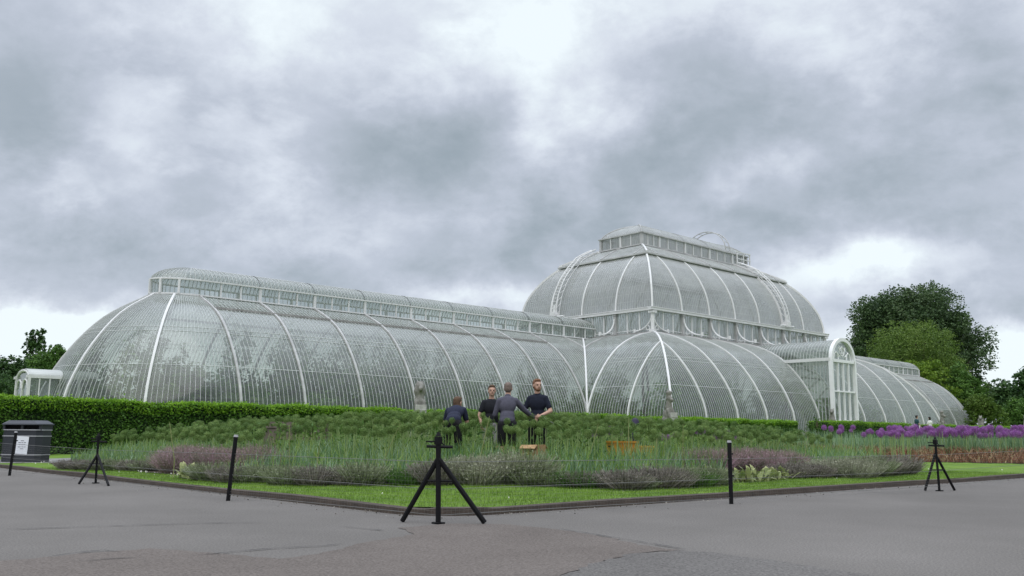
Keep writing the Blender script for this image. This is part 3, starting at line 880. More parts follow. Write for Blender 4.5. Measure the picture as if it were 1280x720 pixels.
el = mth('ARCSINE', mth('MAXIMUM', mth('MINIMUM', sep.outputs[2], 1.0), -1.0))
dF = vm('DOT_PRODUCT', tc.outputs['Generated'], tuple(FWD)); dR = vm('DOT_PRODUCT', tc.outputs['Generated'], tuple(RGT))
az = mth('ARCTAN2', dR, dF)
# a flat layer of cloud seen in perspective
cz = mth('ADD', mth('MAXIMUM', sep.outputs[2], 0.0), .62)
cb = N.new('ShaderNodeCombineXYZ'); L.new(mth('DIVIDE', dR, cz), cb.inputs[0]); L.new(mth('DIVIDE', dF, cz), cb.inputs[1])


def noise(vec, scale, detail=6, rough=.55, dist=0.0, off=(0, 0, 0)):
    n = N.new('ShaderNodeTexNoise'); n.inputs['Scale'].default_value = scale; n.inputs['Detail'].default_value = detail; n.inputs['Roughness'].default_value = rough; n.inputs['Distortion'].default_value = dist
    L.new(vm('ADD', vec, off), n.inputs['Vector']); return n


warp = noise(tc.outputs['Generated'], 9, 7, .6)
wv = vm('MULTIPLY', vm('SUBTRACT', warp.outputs['Color'], (.5, .5, .5)), (.13, .10, 0))
ae = N.new('ShaderNodeCombineXYZ'); L.new(az, ae.inputs[0]); L.new(el, ae.inputs[1]); aew = vm('ADD', ae.outputs[0], wv)
# broad light and dark masses of this sky: photo column, row, half width, half height, tilt, amount
BL = [(690, 85, 120, 75, 20, .50), (560, 20, 230, 45, 0, .22), (330, 60, 170, 60, 10, .16), (1000, 20, 120, 40, 0, .05), (720, 170, 100, 40, 10, .12),
      (20, 130, 70, 90, 0, -.26), (70, 300, 150, 60, 0, -.14), (110, 235, 80, 26, 0, .22), (340, 210, 150, 60, 20, .12), (360, 225, 40, 45, 0, .10),
      (575, 160, 150, 50, 28, -.34), (620, 90, 60, 50, 50, -.16), (240, 335, 260, 40, 0, -.14), (690, 290, 170, 30, 8, -.30), (870, 120, 160, 80, -25, -.24), (780, 215, 140, 30, 18, -.12), (1010, 190, 170, 60, 0, -.08), (980, 262, 130, 30, 12, -.20),
      (1130, 322, 60, 22, 15, .34), (1060, 340, 150, 20, 8, .24), (950, 215, 110, 22, 20, .18), (1215, 270, 90, 35, 0, -.22), (1240, 190, 60, 50, 0, -.16), (1250, 385, 90, 22, 0, -.14), (1150, 110, 140, 60, -20, -.07), (1090, 60, 120, 30, -20, .10),
      (40, 412, 190, 20, 0, .9), (610, 368, 80, 16, -10, .30), (1275, 445, 60, 26, 0, .9), (1070, 395, 60, 18, 0, -.12), (640, 480, 1400, 40, 0, .25), (470, 300, 90, 25, 0, .08)]
acc = None
for (px, py, wx, wy, tilt, amt) in BL:
    r = ray(px, py).normalized(); a_ = math.atan2(r.dot(RGT), r.dot(FWD)); e_ = math.asin(r.z)
    mp = N.new('ShaderNodeMapping'); mp.vector_type = 'TEXTURE'; L.new(aew, mp.inputs[0])
    mp.inputs['Location'].default_value = (a_, e_, 0); mp.inputs['Rotation'].default_value = (0, 0, math.radians(tilt)); mp.inputs['Scale'].default_value = (wx / FOC, wy / FOC, 1)
    ln = vm('LENGTH', vm('MULTIPLY', mp.outputs[0], (1, 1, 0))); g = mth('EXPONENT', mth('MULTIPLY', mth('MULTIPLY', ln, ln), -.9))
    acc = mth('MULTIPLY_ADD', g, amt * 1.08, acc if acc else .0)
rot = N.new('ShaderNodeMapping'); L.new(cb.outputs[0], rot.inputs[0]); rot.inputs['Rotation'].default_value = (0, 0, math.radians(35)); rot.inputs['Scale'].default_value = (1.0, 1.2, 1)
n1 = noise(rot.outputs[0], 1.9, 9, .58, .1, (4.3, 2.7, 0)); n2 = noise(vm('MULTIPLY', tc.outputs['Generated'], (1, 1, 1.7)), 6.5, 9, .60, .15, (3, 1, 7)); n3 = noise(rot.outputs[0], 6.0, 8, .6, .1, (9, 2, 0))
def crisp(x, k):   # steeper edges, as where one cloud layer ends in front of the next
    m = N.new('ShaderNodeMapRange'); m.interpolation_type = 'SMOOTHSTEP'; L.new(x, m.inputs[0]); m.inputs[1].default_value = .5 - k; m.inputs[2].default_value = .5 + k; m.inputs[3].default_value = -.5; m.inputs[4].default_value = .5
    return m.outputs[0]
v = mth('MULTIPLY', acc, mth('MULTIPLY_ADD', n2.outputs[0], 1.1, .45))
v = mth('ADD', v, mth('MULTIPLY', crisp(n1.outputs[0], .11), .22)); v = mth('ADD', v, mth('MULTIPLY', crisp(n2.outputs[0], .12), .21)); v = mth('ADD', v, mth('MULTIPLY', crisp(n3.outputs[0], .13), .17))
v = mth('ADD', v, .56)
cr = N.new('ShaderNodeValToRGB'); L.new(v, cr.inputs[0]); e = cr.color_ramp.elements
e[0].position = 0.0; e[0].color = (.28, .34, .385, 1); e[1].position = 1.0; e[1].color = (.84, .92, .96, 1)
for p, col in ((.22, (.37, .425, .485)), (.48, (.50, .548, .635)), (.70, (.65, .70, .785))): x = e.new(p); x.color = (*col, 1)
# an overcast sky is brighter overhead than along the horizon
ov = N.new('ShaderNodeMapRange'); ov.interpolation_type = 'SMOOTHSTEP'; L.new(el, ov.inputs[0]); ov.inputs[1].default_value = math.radians(29); ov.inputs[2].default_value = math.radians(75); ov.inputs[3].default_value = 10.0; ov.inputs[4].default_value = 33.0
cl = N.new('ShaderNodeVectorMath'); cl.operation = 'SCALE'; L.new(cr.outputs[0], cl.inputs[0]); L.new(ov.outputs[0], cl.inputs['Scale'])
mx = N.new('ShaderNodeMix'); mx.data_type = 'RGBA'; mx.inputs[0].default_value = .95; L.new(sky.outputs[0], mx.inputs[6]); L.new(cl.outputs[0], mx.inputs[7]); L.new(mx.outputs[2], bg.inputs[0])

w.cycles.sampling_method = 'MANUAL'; w.cycles.sample_map_resolution = 512
sun = bpy.data.lights.new('sun', 'SUN'); sun.energy = 1.2; sun.angle = math.radians(70); sun.color = (1, .96, .9)
so = bpy.data.objects.new('sun', sun); COL.objects.link(so)
sd = Vector((math.cos(SUN_EL) * math.cos(SUN_AZ), math.cos(SUN_EL) * math.sin(SUN_AZ), math.sin(SUN_EL)))
so.rotation_euler = sd.to_track_quat('Z', 'Y').to_euler(); so.location = sd * 100
SC.view_settings.view_transform = 'Standard'; SC.view_settings.look = 'None'; SC.view_settings.exposure = .12; SC.view_settings.gamma = 1
SC.render.engine = 'CYCLES'; cyc = SC.cycles; cyc.transparent_max_bounces = 24; cyc.max_bounces = 6; cyc.diffuse_bounces = 3; cyc.glossy_bounces = 3; cyc.transmission_bounces = 4
cyc.use_denoising = True; cyc.sample_clamp_indirect = 3
try: cyc.denoiser = 'OPENIMAGEDENOISE'
except Exception: pass

# ------------------------------------------------------------------ plants inside the glasshouse
ML_palm = leafmat('palm_leaf', (.06, .14, .03), (.14, .29, .06), (.30, .46, .12), .3, .8)
ML_dark = leafmat('dark_leaf', (.025, .060, .02), (.055, .115, .035), (.10, .18, .055), .2, .5)
ML_tree = leafmat('oak_leaf', (.030, .060, .024), (.065, .115, .042), (.13, .19, .080), .2, .22)
ML_light = leafmat('light_tree_leaf', (.055, .105, .018), (.11, .185, .032), (.18, .26, .055), .3, .2)
ML_yellow = leafmat('yellow_green_leaf', (0.06, 0.12, 0.014), (0.132, 0.228, 0.024), (0.24, 0.348, 0.042), .3, .4)
ML_bush = leafmat('bush_leaf', (0.036, 0.091, 0.019), (0.085, 0.176, 0.034), (0.15, 0.273, 0.055), .25, .5)
ML_hedge = leafmat('hedge_leaf', (0.03, 0.074, 0.016), (0.074, 0.169, 0.024), (0.135, 0.257, 0.047), .25, 1.6)
ML_hedget = leafmat('hedge_top_leaf', (0.099, 0.22, 0.013), (0.187, 0.374, 0.024), (0.286, 0.484, 0.044), .35, 1.2)
M_bark = mat('bark', (.085, .065, .048), .9, .3, 5, bump=.8, bscale=14)
M_core = mat('hedge_dark_core', (.016, .030, .012), .95, .3, 5)


def palm_meshes(seed, H=1.0, nf=20, fl=2.4):
    rg = np.random.default_rng(seed); B = MB(); pts = [(.06 * math.sin(k * 1.3), .06 * math.cos(k * 1.7), H * k / 6) for k in range(7)]
    B.tube(pts, [.17 - .05 * k / 6 for k in range(7)], 8); tr = B.mesh('trunk', M_bark, True)
    Q = []
    for i in range(nf):
        a = i * 2.4 + rg.uniform(-.2, .2); e = rg.uniform(-.1, 1.25); L = fl * rg.uniform(.8, 1.1)
        d = np.array([math.cos(a), math.sin(a)]); pp = []
        for k in range(13):
            u = k / 12; x = L * (u * math.cos(e) + .08 * u); z = H + L * (u * math.sin(e) - .62 * u ** 2.2)
            pp.append(np.array([pts[-1][0] + d[0] * x, pts[-1][1] + d[1] * x, z]))
        sv = np.array([-d[1], d[0], 0])
        for k in range(1, 12):
            for s in (-1, 1):
                for q in (0, .5):
                    p = pp[k] * (1 - q) + pp[k + 1] * q; t = unit(pp[k + 1] - pp[k - 1]); l = .52 * math.sin(PI * (k + q) / 13) + .1
                    tip = p + sv * s * l * .85 + t * l * .45 + np.array([0, 0, -.25 * l]); w = t * .035
                    Q.append([p - w, p + w, tip + w * .2, tip - w * .2])
    return tr, quads_mesh('fronds', Q, ML_palm)


def palm(meshes, loc, rz, sc, label, group):
    o = empty('palm_tree', loc, rz, label, 'palm', group); o.scale = (sc,) * 3
    link('trunk', meshes[0], o); link('fronds', meshes[1], o); return o


PM = [palm_meshes(1, 3.2, 22, 2.2), palm_meshes(2, 4.2, 24, 2.5), palm_meshes(3, 2.0, 18, 2.6), palm_meshes(4, 8.0, 26, 3.4)]
rp = random.Random(5)
for k in range(17):
    s_ = -49.5 + k * 1.75; t_ = rp.choice((-2.6, -1.3, 1.0, 2.4)) + rp.uniform(-.4, .4)
    m = rp.choice(PM[:3]); palm(m, (s_, t_, .7), rp.uniform(0, 6), rp.uniform(.75, .95), 'palm growing inside the long glass wing, seen through its panes', 'palms inside the near wing')
for k in range(14):
    s_ = rp.uniform(-17, 17); t_ = rp.uniform(-8.5, 8); hi_ = abs(s_) < 11 and abs(t_) < 5.5
    palm(PM[3] if hi_ else rp.choice(PM[:2]), (s_, t_, .7), rp.uniform(0, 6), rp.uniform(.85, 1.1) * (1 if hi_ else 1.0), 'tall palm growing inside the middle block of the glasshouse', 'palms under the dome')
for k in range(8):
    palm(rp.choice(PM[:3]), (24 + k * 3.8, rp.uniform(-2.3, 2.3), .7), rp.uniform(0, 6), rp.uniform(.75, .95), 'palm growing inside the far glass wing beyond the doorway', 'palms inside the far wing')


def crown_points(blobs, n, rng, fill=.35):
    """leaf positions on and inside a set of ellipsoid lobes"""
    vol = np.array([b[3] * b[4] + b[4] * b[5] + b[3] * b[5] for b in blobs]); cnt = (vol / vol.sum() * n).astype(int) + 1; P = []
    for b, k in zip(blobs, cnt):
        K = max(5, k // 11); d = unit(rng.normal(size=(K, 3))); r = np.where(rng.random(K) < fill, rng.uniform(.35, .95, K), rng.normal(.97, .09, K))
        q = (d * r[:, None])[rng.integers(0, K, k)] + rng.normal(0, .11, (k, 3)) * np.array([1, 1, .7])
        P.append(np.array(b[:3]) + q * np.array(b[3:6]))
    return np.concatenate(P)


def lobes(c0, R, n, rng, size=.42, zmin=-.6):
    """a crown of uneven lobes filling an ellipsoid"""
    out = []
    for i in range(n):
        d = unit(rng.normal(size=3)); 
        if d[2] < zmin: d[2] = -d[2]
        r = rng.uniform(.6, 1 - size * .55) if i % 4 else rng.uniform(0, .6); s = size * rng.uniform(.65, 1.25)
        out.append((c0[0] + d[0] * R[0] * r, c0[1] + d[1] * R[1] * r, c0[2] + d[2] * R[2] * r, R[0] * s, R[1] * s, R[2] * s * .75))
    return out


# low planting along the benches and beds inside
rg = np.random.default_rng(21); bl = []
for k in range(84):
    s_ = -53.5 + k * .40; t_ = rg.uniform(-5.6, 5.6); h = rg.uniform(2.0, 4.6 if abs(t_) > 3.8 else 7.0); bl.append((s_, t_, .8 + h * .5, 1.0, .9, h * .55))
for k in range(46):
    s_, t_ = rg.uniform(-19, 19), rg.uniform(-13, 12); h = rg.uniform(1.5, 4.0 if abs(t_) > 9 or abs(s_) > 15 else 9); bl.append((s_, t_, .8 + h * .5, 1.3, 1.3, h * .55))
for k in range(34):
    s_, t_ = 21.5 + k * .95, rg.uniform(-5, 5); h = rg.uniform(1.2, 5); bl.append((s_, t_, .8 + h * .5, 1.0, .9, h * .55))
P = crown_points(bl, 130000, rg, .5)
sA, tA = np.abs(P[:, 0]), np.abs(P[:, 1]); hz_ = np.interp(P[:, 2], WING.tab[:, 1], WING.tab[:, 0])
dd = np.where(sA < 20, np.minimum(20.9 - sA, 15.2 - tA), np.where(sA < 47.6, 7.6 - tA, 7.6 - np.hypot(sA - 47.6, tA)))
P = P[(dd > hz_ + .35) & (P[:, 2] < np.where((sA < 13) & (tA < 7), 99, 8.6))]; tag(link('undergrowth', quads_mesh('undergrowth', leaves(P, .36, .4, .3, rg), ML_palm)), 'leafy green planting filling the floor of the glasshouse', None, None, 'stuff')


# ------------------------------------------------------------------ trees
def tree(name, label, cat, px, py_top, D, width_px, R_asp, lf, leafm, n, seed, nl=26, size=.4, zc=.58, group=None, base=None, wob=.0, trunk=.35, thick=None):
    rng = np.random.default_rng(seed); p = at(px, D, 0.0); hz = 545 + (px - 640) * .0076
    H = EYE + (hz - py_top) * D / FOC * 1.0; R = width_px / 2 * D / FOC; b0 = base if base is not None else .25
    rz = H * (1 - b0) / 2; cz = H - rz
    bl = lobes((0, 0, cz), (R, R * .9, rz), nl, rng, size)
    P = crown_points(bl, n, rng)
    o = empty(name, (p.x, p.y, 0), 0, label, cat, group)
    link('crown', quads_mesh('crown', leaves(P, lf, .6, 0, rng), leafm), o)
    B = MB(); tr = thick or (R * .06 + .12)
    B.tube([(0, 0, -.2), (tr * .3, 0, H * .2), (-tr * .2, tr * .3, H * .45), (0, 0, H * .8)], [tr * 1.25, tr, tr * .7, tr * .2], 9)
    for b in bl[:14]:
        z0_ = max(H * .18, b[2] - rz * .8); B.tube([(0, 0, z0_), ((b[0]) * .5, b[1] * .5, (z0_ + b[2]) / 2 + .3), (b[0], b[1], b[2])], [tr * .4, tr * .25, tr * .08], 6)
    B.build('trunk', M_bark, o)
    return o


tree('oak_tree', 'largest tree, broad dark green dome of leaves behind the far wing', 'tree', 1152, 358, 150, 182, 1, .42, ML_tree, 170000, 31, 120, .27, base=.06)
tree('lime_tree', 'lighter green rounded tree standing in front of the huge dark tree', 'tree', 1152, 399, 132, 158, 1, .26, ML_light, 60000, 32, 40, .34, base=.04)
tree('maple_tree', 'yellow green tree peeping over the end lantern of the far wing', 'tree', 1158, 446, 122, 92, 1, .32, ML_yellow, 12000, 33, 22, .32, base=.05)
tree('young_tree', 'slim mid green tree beside the rounded end of the far wing', 'tree', 1212, 452, 124, 62, 1, .32, ML_bush, 12000, 34, 20, .36, base=.02)
tree('leafy_shrub', 'bright green shrub just past the rounded end of the far wing', 'shrub', 1228, 490, 112, 56, 1, .26, ML_light, 9000, 35, 16, .4, base=.0)
tree('leafy_shrub', 'large dark shrub at the far end of the row beyond the glass wing', 'shrub', 1270, 496, 116, 70, 1, .28, ML_bush, 9000, 36, 16, .4, base=.0)
tree('leafy_shrub', 'low green shrub under the yellow green tree behind the wing', 'shrub', 1190, 498, 118, 60, 1, .28, ML_bush, 7000, 37, 14, .4, base=.0)
tree('cedar_tree', 'distant dark spreading tree against the pale strip of sky', 'tree', 1262, 474, 240, 62, 1, .8, ML_dark, 9000, 38, 20, .4, base=.15)
tree('cedar_tree', 'distant dark tree rising highest at the edge of the far woodland', 'tree', 1292, 463, 210, 50, 1, .7, ML_dark, 8000, 39, 18, .4, base=.1)
tree('holm_oak', 'dense dark tree behind the small white end porch', 'tree', 2, 441, 92, 62, 1, .26, ML_dark, 18000, 41, 24, .4, base=.0)
tree('pine_tree', 'dark open crowned tree with a ragged top beyond the near wing', 'tree', 38, 408, 120, 40, 1, .38, ML_dark, 5200, 42, 16, .33, base=.28)
tree('yew_tree', 'rounded olive green tree leaning towards the curved glass end', 'tree', 60, 428, 100, 66, 1, .28, ML_bush, 24000, 43, 34, .34, base=.05)
tree('laurel_shrub', 'bushy dark shrub below the trees behind the end porch', 'shrub', 40, 470, 88, 62, 1, .24, ML_dark, 9000, 44, 16, .4, base=.0)
tree('laurel_shrub', 'dark shrub at the outer edge of the group beyond the bin', 'shrub', -18, 462, 84, 70, 1, .24, ML_dark, 9000, 45, 16, .4, base=.0)

# ------------------------------------------------------------------ hedges in front of the glasshouse
def hedge(label, s0, s1, ztop, n_side, n_top, seed, depth=1.6, t0=-21.0):
    rng = np.random.default_rng(seed); L_ = s1 - s0
    def zt(s, t): return ztop + .05 * np.sin(s * 1.3 + seed) * np.sin(s * .37) + .03 * np.sin(s * 2.9 + seed) + .03 * np.sin(s * .7) + rng.normal(0, .02, len(s))
    s = rng.uniform(s0, s1, n_side); g0 = gh(s, np.full(n_side, t0)); u = rng.random(n_side); z = g0 + (zt(s, 0) - g0) * u
    t = t0 + .07 * np.sin(s * 2.3) * np.sin(z * 3 + s) + rng.normal(0, .07, n_side) + .06 * (1 - u)
    front = np.stack([s, t, z], 1)
    s2 = rng.uniform(s0, s1, n_top); t2 = t0 + rng.uniform(-.04, depth, n_top); top = np.stack([s2, t2, zt(s2, 0) + rng.exponential(.025, n_top)], 1)
    k = n_side // 6; e = []
    for sx in (s0, s1):
        tt = t0 + rng.uniform(0, depth, k); ss = sx + rng.normal(0, .04, k); gg = gh(ss, tt); e.append(np.stack([ss, tt, gg + (ztop - gg) * rng.random(k)], 1))
    o = empty('hedge', (0, 0, 0), 0, label, 'hedge')
    link('leaves', quads_mesh('leaves', leaves(np.concatenate([front] + e), .085, .6, 0, rng), ML_hedge), o)
    link('top_leaves', quads_mesh('top_leaves', leaves(np.concatenate([top, front[(u > .80)][: n_top // 2] + np.array([0, -.03, 0])]), .08, .55, .5, rng), ML_hedget), o)  # lighter, yellower leaves over the top and upper front
    B = MB(); B.box(((s0 + s1) / 2, t0 + depth / 2, (ztop - .07) / 2), (L_ - .15, depth - .22, ztop - .07 + .1)); B.build('dark_core', M_core, o)  # solid block; shade between the leaves is put into its dark colour
    return o


hedge('long clipped hedge with bright leaves on top running in front of the glasshouse', -70, -15.2, 1.86, 90000, 60000, 51)
hedge('clipped hedge in front of the far wing, just past the arched doorway', -11.2, 1.6, 1.95, 7000, 7000, 52)
hedge('short clipped hedge standing between two stone beasts near the far end', 5.2, 10.2, 1.95, 3500, 3500, 53)
hedge('last piece of clipped hedge past the farthest stone beast', 12.6, 24, 1.95, 5000, 5000, 54)
tree('leafy_shrub', 'small dark shrub beside the foot of the tall arched door', 'shrub', 1022, 517, 62, 12, 1, .09, ML_bush, 1500, 55, 8, .5, base=.1)

# ------------------------------------------------------------------ the flower beds
M_stem = leafmat('allium_stem', (.18, .29, .09), (.32, .42, .17), None, .1, 2)
M_gree = leafmat('green_seed_head', (.05, .11, .02), (.125, .215, .05), (.30, .41, .13), .3, .9)
M_purp = leafmat('purple_flower_head', (.21, .05, .28), (.37, .14, .42), (.56, .34, .59), .35, .9)
ML_strap = leafmat('blue_green_strap_leaf', (.065, .15, .055), (.17, .30, .14), (.37, .50, .33), .3, 1.2)
ML_grassy = leafmat('grassy_leaf', (0.103, 0.207, 0.029), (0.207, 0.345, 0.057), (0.414, 0.506, 0.161), .3, 1.2)
ML_red = leafmat('dying_red_leaf', (.13, .09, .04), (.27, .12, .07), (.42, .35, .19), .2, 2)
ML_lav = leafmat('lavender_dry', (.09, .085, .065), (.20, .185, .15), (.34, .30, .27), .15, 3)
ML_lavg = leafmat('lavender_green', (0.096, 0.12, 0.06), (0.216, 0.252, 0.132), (0.36, 0.396, 0.264), .2, 3)
ML_silver = leafmat('silver_santolina', (.16, .17, .11), (.32, .33, .23), (.50, .50, .38), .2, 3)
ML_pink = leafmat('pink_catmint', (.14, .17, .09), (.32, .24, .22), (.50, .32, .40), .2, 2.5)
ML_hosta = leafmat('pale_broad_leaf', (.14, .19, .06), (.28, .32, .12), (.46, .46, .24), .25, 2)


def head_mesh(name, r, n, m, seed, fz=.16):
    rng = np.random.default_rng(seed); i = np.arange(n) + .5; ph_ = np.arccos(1 - 2 * i / n); th = PI * (1 + 5 ** .5) * i
    d = np.stack([np.cos(th) * np.sin(ph_), np.sin(th) * np.sin(ph_), np.cos(ph_)], 1); rr = r * rng.uniform(.86, 1.04, n); P = d * rr[:, None]
    a = unit(np.cross(d, rng.normal(size=(n, 3)))); b = np.cross(d, a); s = r * fz; Q = []
    Q.append(np.stack([P - a * s, P + b * s * .4 - d * s * .2, P + a * s, P - b * s * .4 - d * s * .2], 1))
    Q.append(np.stack([P - b * s, P + a * s * .4 - d * s * .2, P + b * s, P - a * s * .4 - d * s * .2], 1))
    w = a * r * .018; Q.append(np.stack([d * r * .12 - w, d * r * .12 + w, P + w, P - w], 1))
    return quads_mesh(name, np.concatenate(Q), m)


def stem_mesh(L_, r=.008):
    B = MB(); B.tube([(0, 0, -L_), (.01, .006, -L_ * .5), (0, 0, 0)], [r * 1.2, r, r * .8], 5); return B.mesh('stem', M_stem)


HG = [head_mesh('flower_head', .078, 130, M_gree, 61), head_mesh('flower_head', .072, 120, M_gree, 62), head_mesh('flower_head', .086, 140, M_gree, 63)]
HP = [head_mesh('flower_head', .110, 190, M_purp, 64, .13), head_mesh('flower_head', .10, 180, M_purp, 65, .13), head_mesh('flower_head', .114, 200, M_purp, 66, .13)]
ST = stem_mesh(1.0)


def allium(p, z, heads, sc, label, group, rng):
    o = empty('purple_allium' if heads is HP else 'allium_seed_head', (p[0], p[1], float(gh(p[0], p[1]))), 0, label, 'purple allium' if heads is HP else 'allium', group)
    h = z - o.location.z
    a = link('flower_head', rng.choice(heads), o, (0, 0, h)); a.scale = (sc, sc, sc); a.rotation_euler = (rng.uniform(-.3, .3), rng.uniform(-.3, .3), rng.uniform(0, 6))
    b = link('stem', ST, o, (0, 0, h)); b.scale = (1, 1, h + .02); b.rotation_euler = (0, 0, rng.uniform(0, 6))
    return o


# top line of the green heads across the photograph (column -> row), used as plant height at each place
TOPX = [70, 110, 180, 260, 340, 420, 500, 560, 700, 760, 850, 950, 1050, 1120]
TOPY = [533, 526, 521, 518, 517, 513, 510, 510, 512, 515, 520, 525, 530, 536]
rq = random.Random(9)
X, Y = scatter(bedA, 14000); px_, D_ = pxcol(X, Y); ed = edge_dist(bedA, X, Y)
ok = (ed > np.where(px_ < 330, 1.1, 1.7)) & (px_ > 104) & (px_ < 1112) & (D_ < 31); X, Y, px_, D_, ed = X[ok], Y[ok], px_[ok], D_[ok], ed[ok]
order = np.argsort(D_ + RNG.uniform(0, 5, len(D_))); kept = []
GRID = {}
men = [(566, 18.2), (614, 19.3), (634, 18.0), (672, 18.8)]
for i in order:
    key = (round(X[i] / .29), round(Y[i] / .29))
    if key in GRID: continue
    if any(abs(px_[i] - m) < 17 and abs(D_[i] - d) < .35 for m, d in men): continue
    if 328 < px_[i] < 425 and D_[i] < 21.5 and rq.random() < .7: continue
    # a thinner front rank in the gap where the blue leaves show
    if ed[i] < 2.6 and rq.random() < .6: continue
    GRID[key] = 1; kept.append(i)
kept = kept[:1150]
n_ind = 0; stuff = []
for q, i in enumerate(kept):
    hz = 545 + (px_[i] - 640) * .0076; ytop = np.interp(px_[i], TOPX, TOPY); f = min(1.0, .78 + .22 * (ed[i] - 1.6) / 2.2)
    ztop = min(1.50, EYE + (hz - ytop - 4) / FOC * min(max(D_[i], 16.5), 25)); g = float(gh(X[i], Y[i])); z = g + (ztop - .22) * f * rq.uniform(.86, 1.04)
    if q % 7 < 3 and n_ind < 298:
        n_ind += 1; allium((X[i], Y[i]), z, HG, rq.uniform(.85, 1.12), 'round green allium seed head on a tall bare stem among many others in the bed', 'green allium seed heads', rq)
    else: stuff.append((X[i], Y[i], z, rq.uniform(.8, 1.1), g))


def mesh_quads(me):
    v = np.empty(len(me.vertices) * 3, np.float32); me.vertices.foreach_get('co', v); return v.reshape(-1, 4, 3)


hq = [mesh_quads(m) for m in HG]; Q = [hq[k % 3] * s_[3] + np.array([s_[0], s_[1], s_[2]]) for k, s_ in enumerate(stuff)]
o = link('allium_mass', quads_mesh('allium_mass', np.concatenate(Q), M_gree)); tag(o, 'dense mass of smaller green allium seed heads filling the middle of the bed', None, None, 'stuff')
S_ = np.array(stuff); nS = len(S_); o2 = link('allium_stems', quads_mesh('allium_stems', np.concatenate([np.stack([np.stack([S_[:, 0] - a, S_[:, 1] - b, S_[:, 4]], 1), np.stack([S_[:, 0] + a, S_[:, 1] + b, S_[:, 4]], 1), np.stack([S_[:, 0] + a, S_[:, 1] + b, S_[:, 2]], 1), np.stack([S_[:, 0] - a, S_[:, 1] - b, S_[:, 2]], 1)], 1) for a, b in ((.007, .0), (.0, .007))]), M_stem)); tag(o2, 'thin pale green stems carrying the mass of seed heads', None, None, 'stuff')

# purple alliums: the long band in the farther bed, and small patches in the near bed
X, Y = scatter(bedB, 4000); px_, D_ = pxcol(X, Y); ed = edge_dist(bedB, X, Y); idx = [i for i in np.argsort(ed + RNG.uniform(0, 1.5, len(ed))) if ed[i] > 1.2 and 1108 < px_[i] < 1330 and D_[i] < 40]
GRID = {}; cnt = 0
for i in idx:
    key = (round(X[i] / .27), round(Y[i] / .27))
    if key in GRID: continue
    GRID[key] = 1; hz = 545 + (px_[i] - 640) * .0076
    z = EYE + (hz - rq.uniform(534.5, 544.5)) / FOC * D_[i]; z = min(z, 1.62)
    allium((X[i], Y[i]), z, HP, rq.uniform(.85, 1.15), 'round purple allium in full flower in the long purple band of the farther bed', 'purple alliums in the farther bed', rq); cnt += 1
    if cnt >= 210: break
for (px, n, sp, yt, D) in ((748, 7, 9, 541, 22), (768, 9, 8, 538, 22.5), (882, 16, 18, 541, 22), (905, 10, 14, 545, 22), (1055, 9, 14, 537, 23), (835, 6, 16, 546, 21), (1090, 8, 12, 540, 24), (1118, 20, 20, 540.5, 25)):
    for k in range(n):
        x = px + rq.gauss(0, sp * .6); d = D + rq.uniform(-.8, .8); p = at(x, d); z = EYE + (545 + (x - 640) * .0076 - yt - rq.uniform(-3, 4)) / FOC * d
        allium((p.x, p.y), z, HP, rq.uniform(.55, .72), 'round purple allium flowering among the green seed heads of the near bed', 'purple alliums in the near bed', rq)

# strap leaves and grassy leaves under the alliums
X, Y = scatter(bedA, 60000); ed = edge_dist(bedA, X, Y); px_, D_ = pxcol(X, Y)
nz = np.sin(X * 1.7 + Y * .6) + np.sin(Y * 2.1 - X * .8); sel = (ed > .40) & (ed < 5.5) & (px_ > 60)
sel &= ~((px_ > 225) & (px_ < 268) & (ed < 1.6)); sel &= ~((px_ > 905) & (px_ < 985) & (ed < 2.2))
X, Y, ed, nz = X[sel], Y[sel], ed[sel], nz[sel]; Hh = (.48 * (.62 + .38 * sm((ed - .4) / .7)) + .12 * nz * .3 + .16 * sm((ed - 1) / 2)) * RNG.uniform(.6, 1.2, len(X))
Bp = np.stack([X, Y, gh(X, Y)], 1); blue = RNG.random(len(X)) < .62
tag(link('strap_leaves', quads_mesh('strap_leaves', blades(Bp[blue], Hh[blue], np.full(blue.sum(), .021), .45, .6, 3), ML_strap)), 'blue green strap leaves standing in the middle of the near bed', None, None, 'stuff')
tag(link('grassy_leaves', quads_mesh('grassy_leaves', blades(Bp[~blue], Hh[~blue] * 1.15, np.full((~blue).sum(), .012), .5, .5, 3), ML_grassy)), 'thin yellow green leaves mixed through the near bed', None, None, 'stuff')
# mid-height green mass under the seed heads
X, Y = scatter(bedA, 26000); ed = edge_dist(bedA, X, Y); k = ed > 2.3; X, Y = X[k], Y[k]; P = np.stack([X, Y, gh(X, Y) + RNG.uniform(.1, .95, len(X))], 1)
tag(link('leafy_ground_cover', quads_mesh('leafy_ground_cover', leaves(P, .11, .3, .6), ML_bush)), 'tangle of green leaves below the allium heads', None, None, 'stuff')
# bed with purple alliums: brown and red dying foliage below
X, Y = scatter(bedB, 36000); ed = edge_dist(bedB, X, Y); k = (ed > .05) & (ed < 4.6); X, Y, ed = X[k], Y[k], ed[k]
Hh = (.25 + .25 * sm(ed / 1.2)) * RNG.uniform(.5, 1.3, len(X)) * 1.2
tag(link('withered_leaves', quads_mesh('withered_leaves', blades(np.stack([X, Y, gh(X, Y)], 1), Hh, np.full(len(X), .034), .9, 1.4, 3), ML_red)), 'reddish brown withered leaves under the purple alliums', None, None, 'stuff')
k = ed > 1.3; tag(link('green_leaves', quads_mesh('green_leaves', blades(np.stack([X[k], Y[k], gh(X[k], Y[k])], 1)[::2], Hh[k][::2] * 1.4, np.full(len(X[k][::2]), .020), .3, .3, 2), ML_strap)), 'green leaves standing behind the withered ones in the farther bed', None, None, 'stuff')


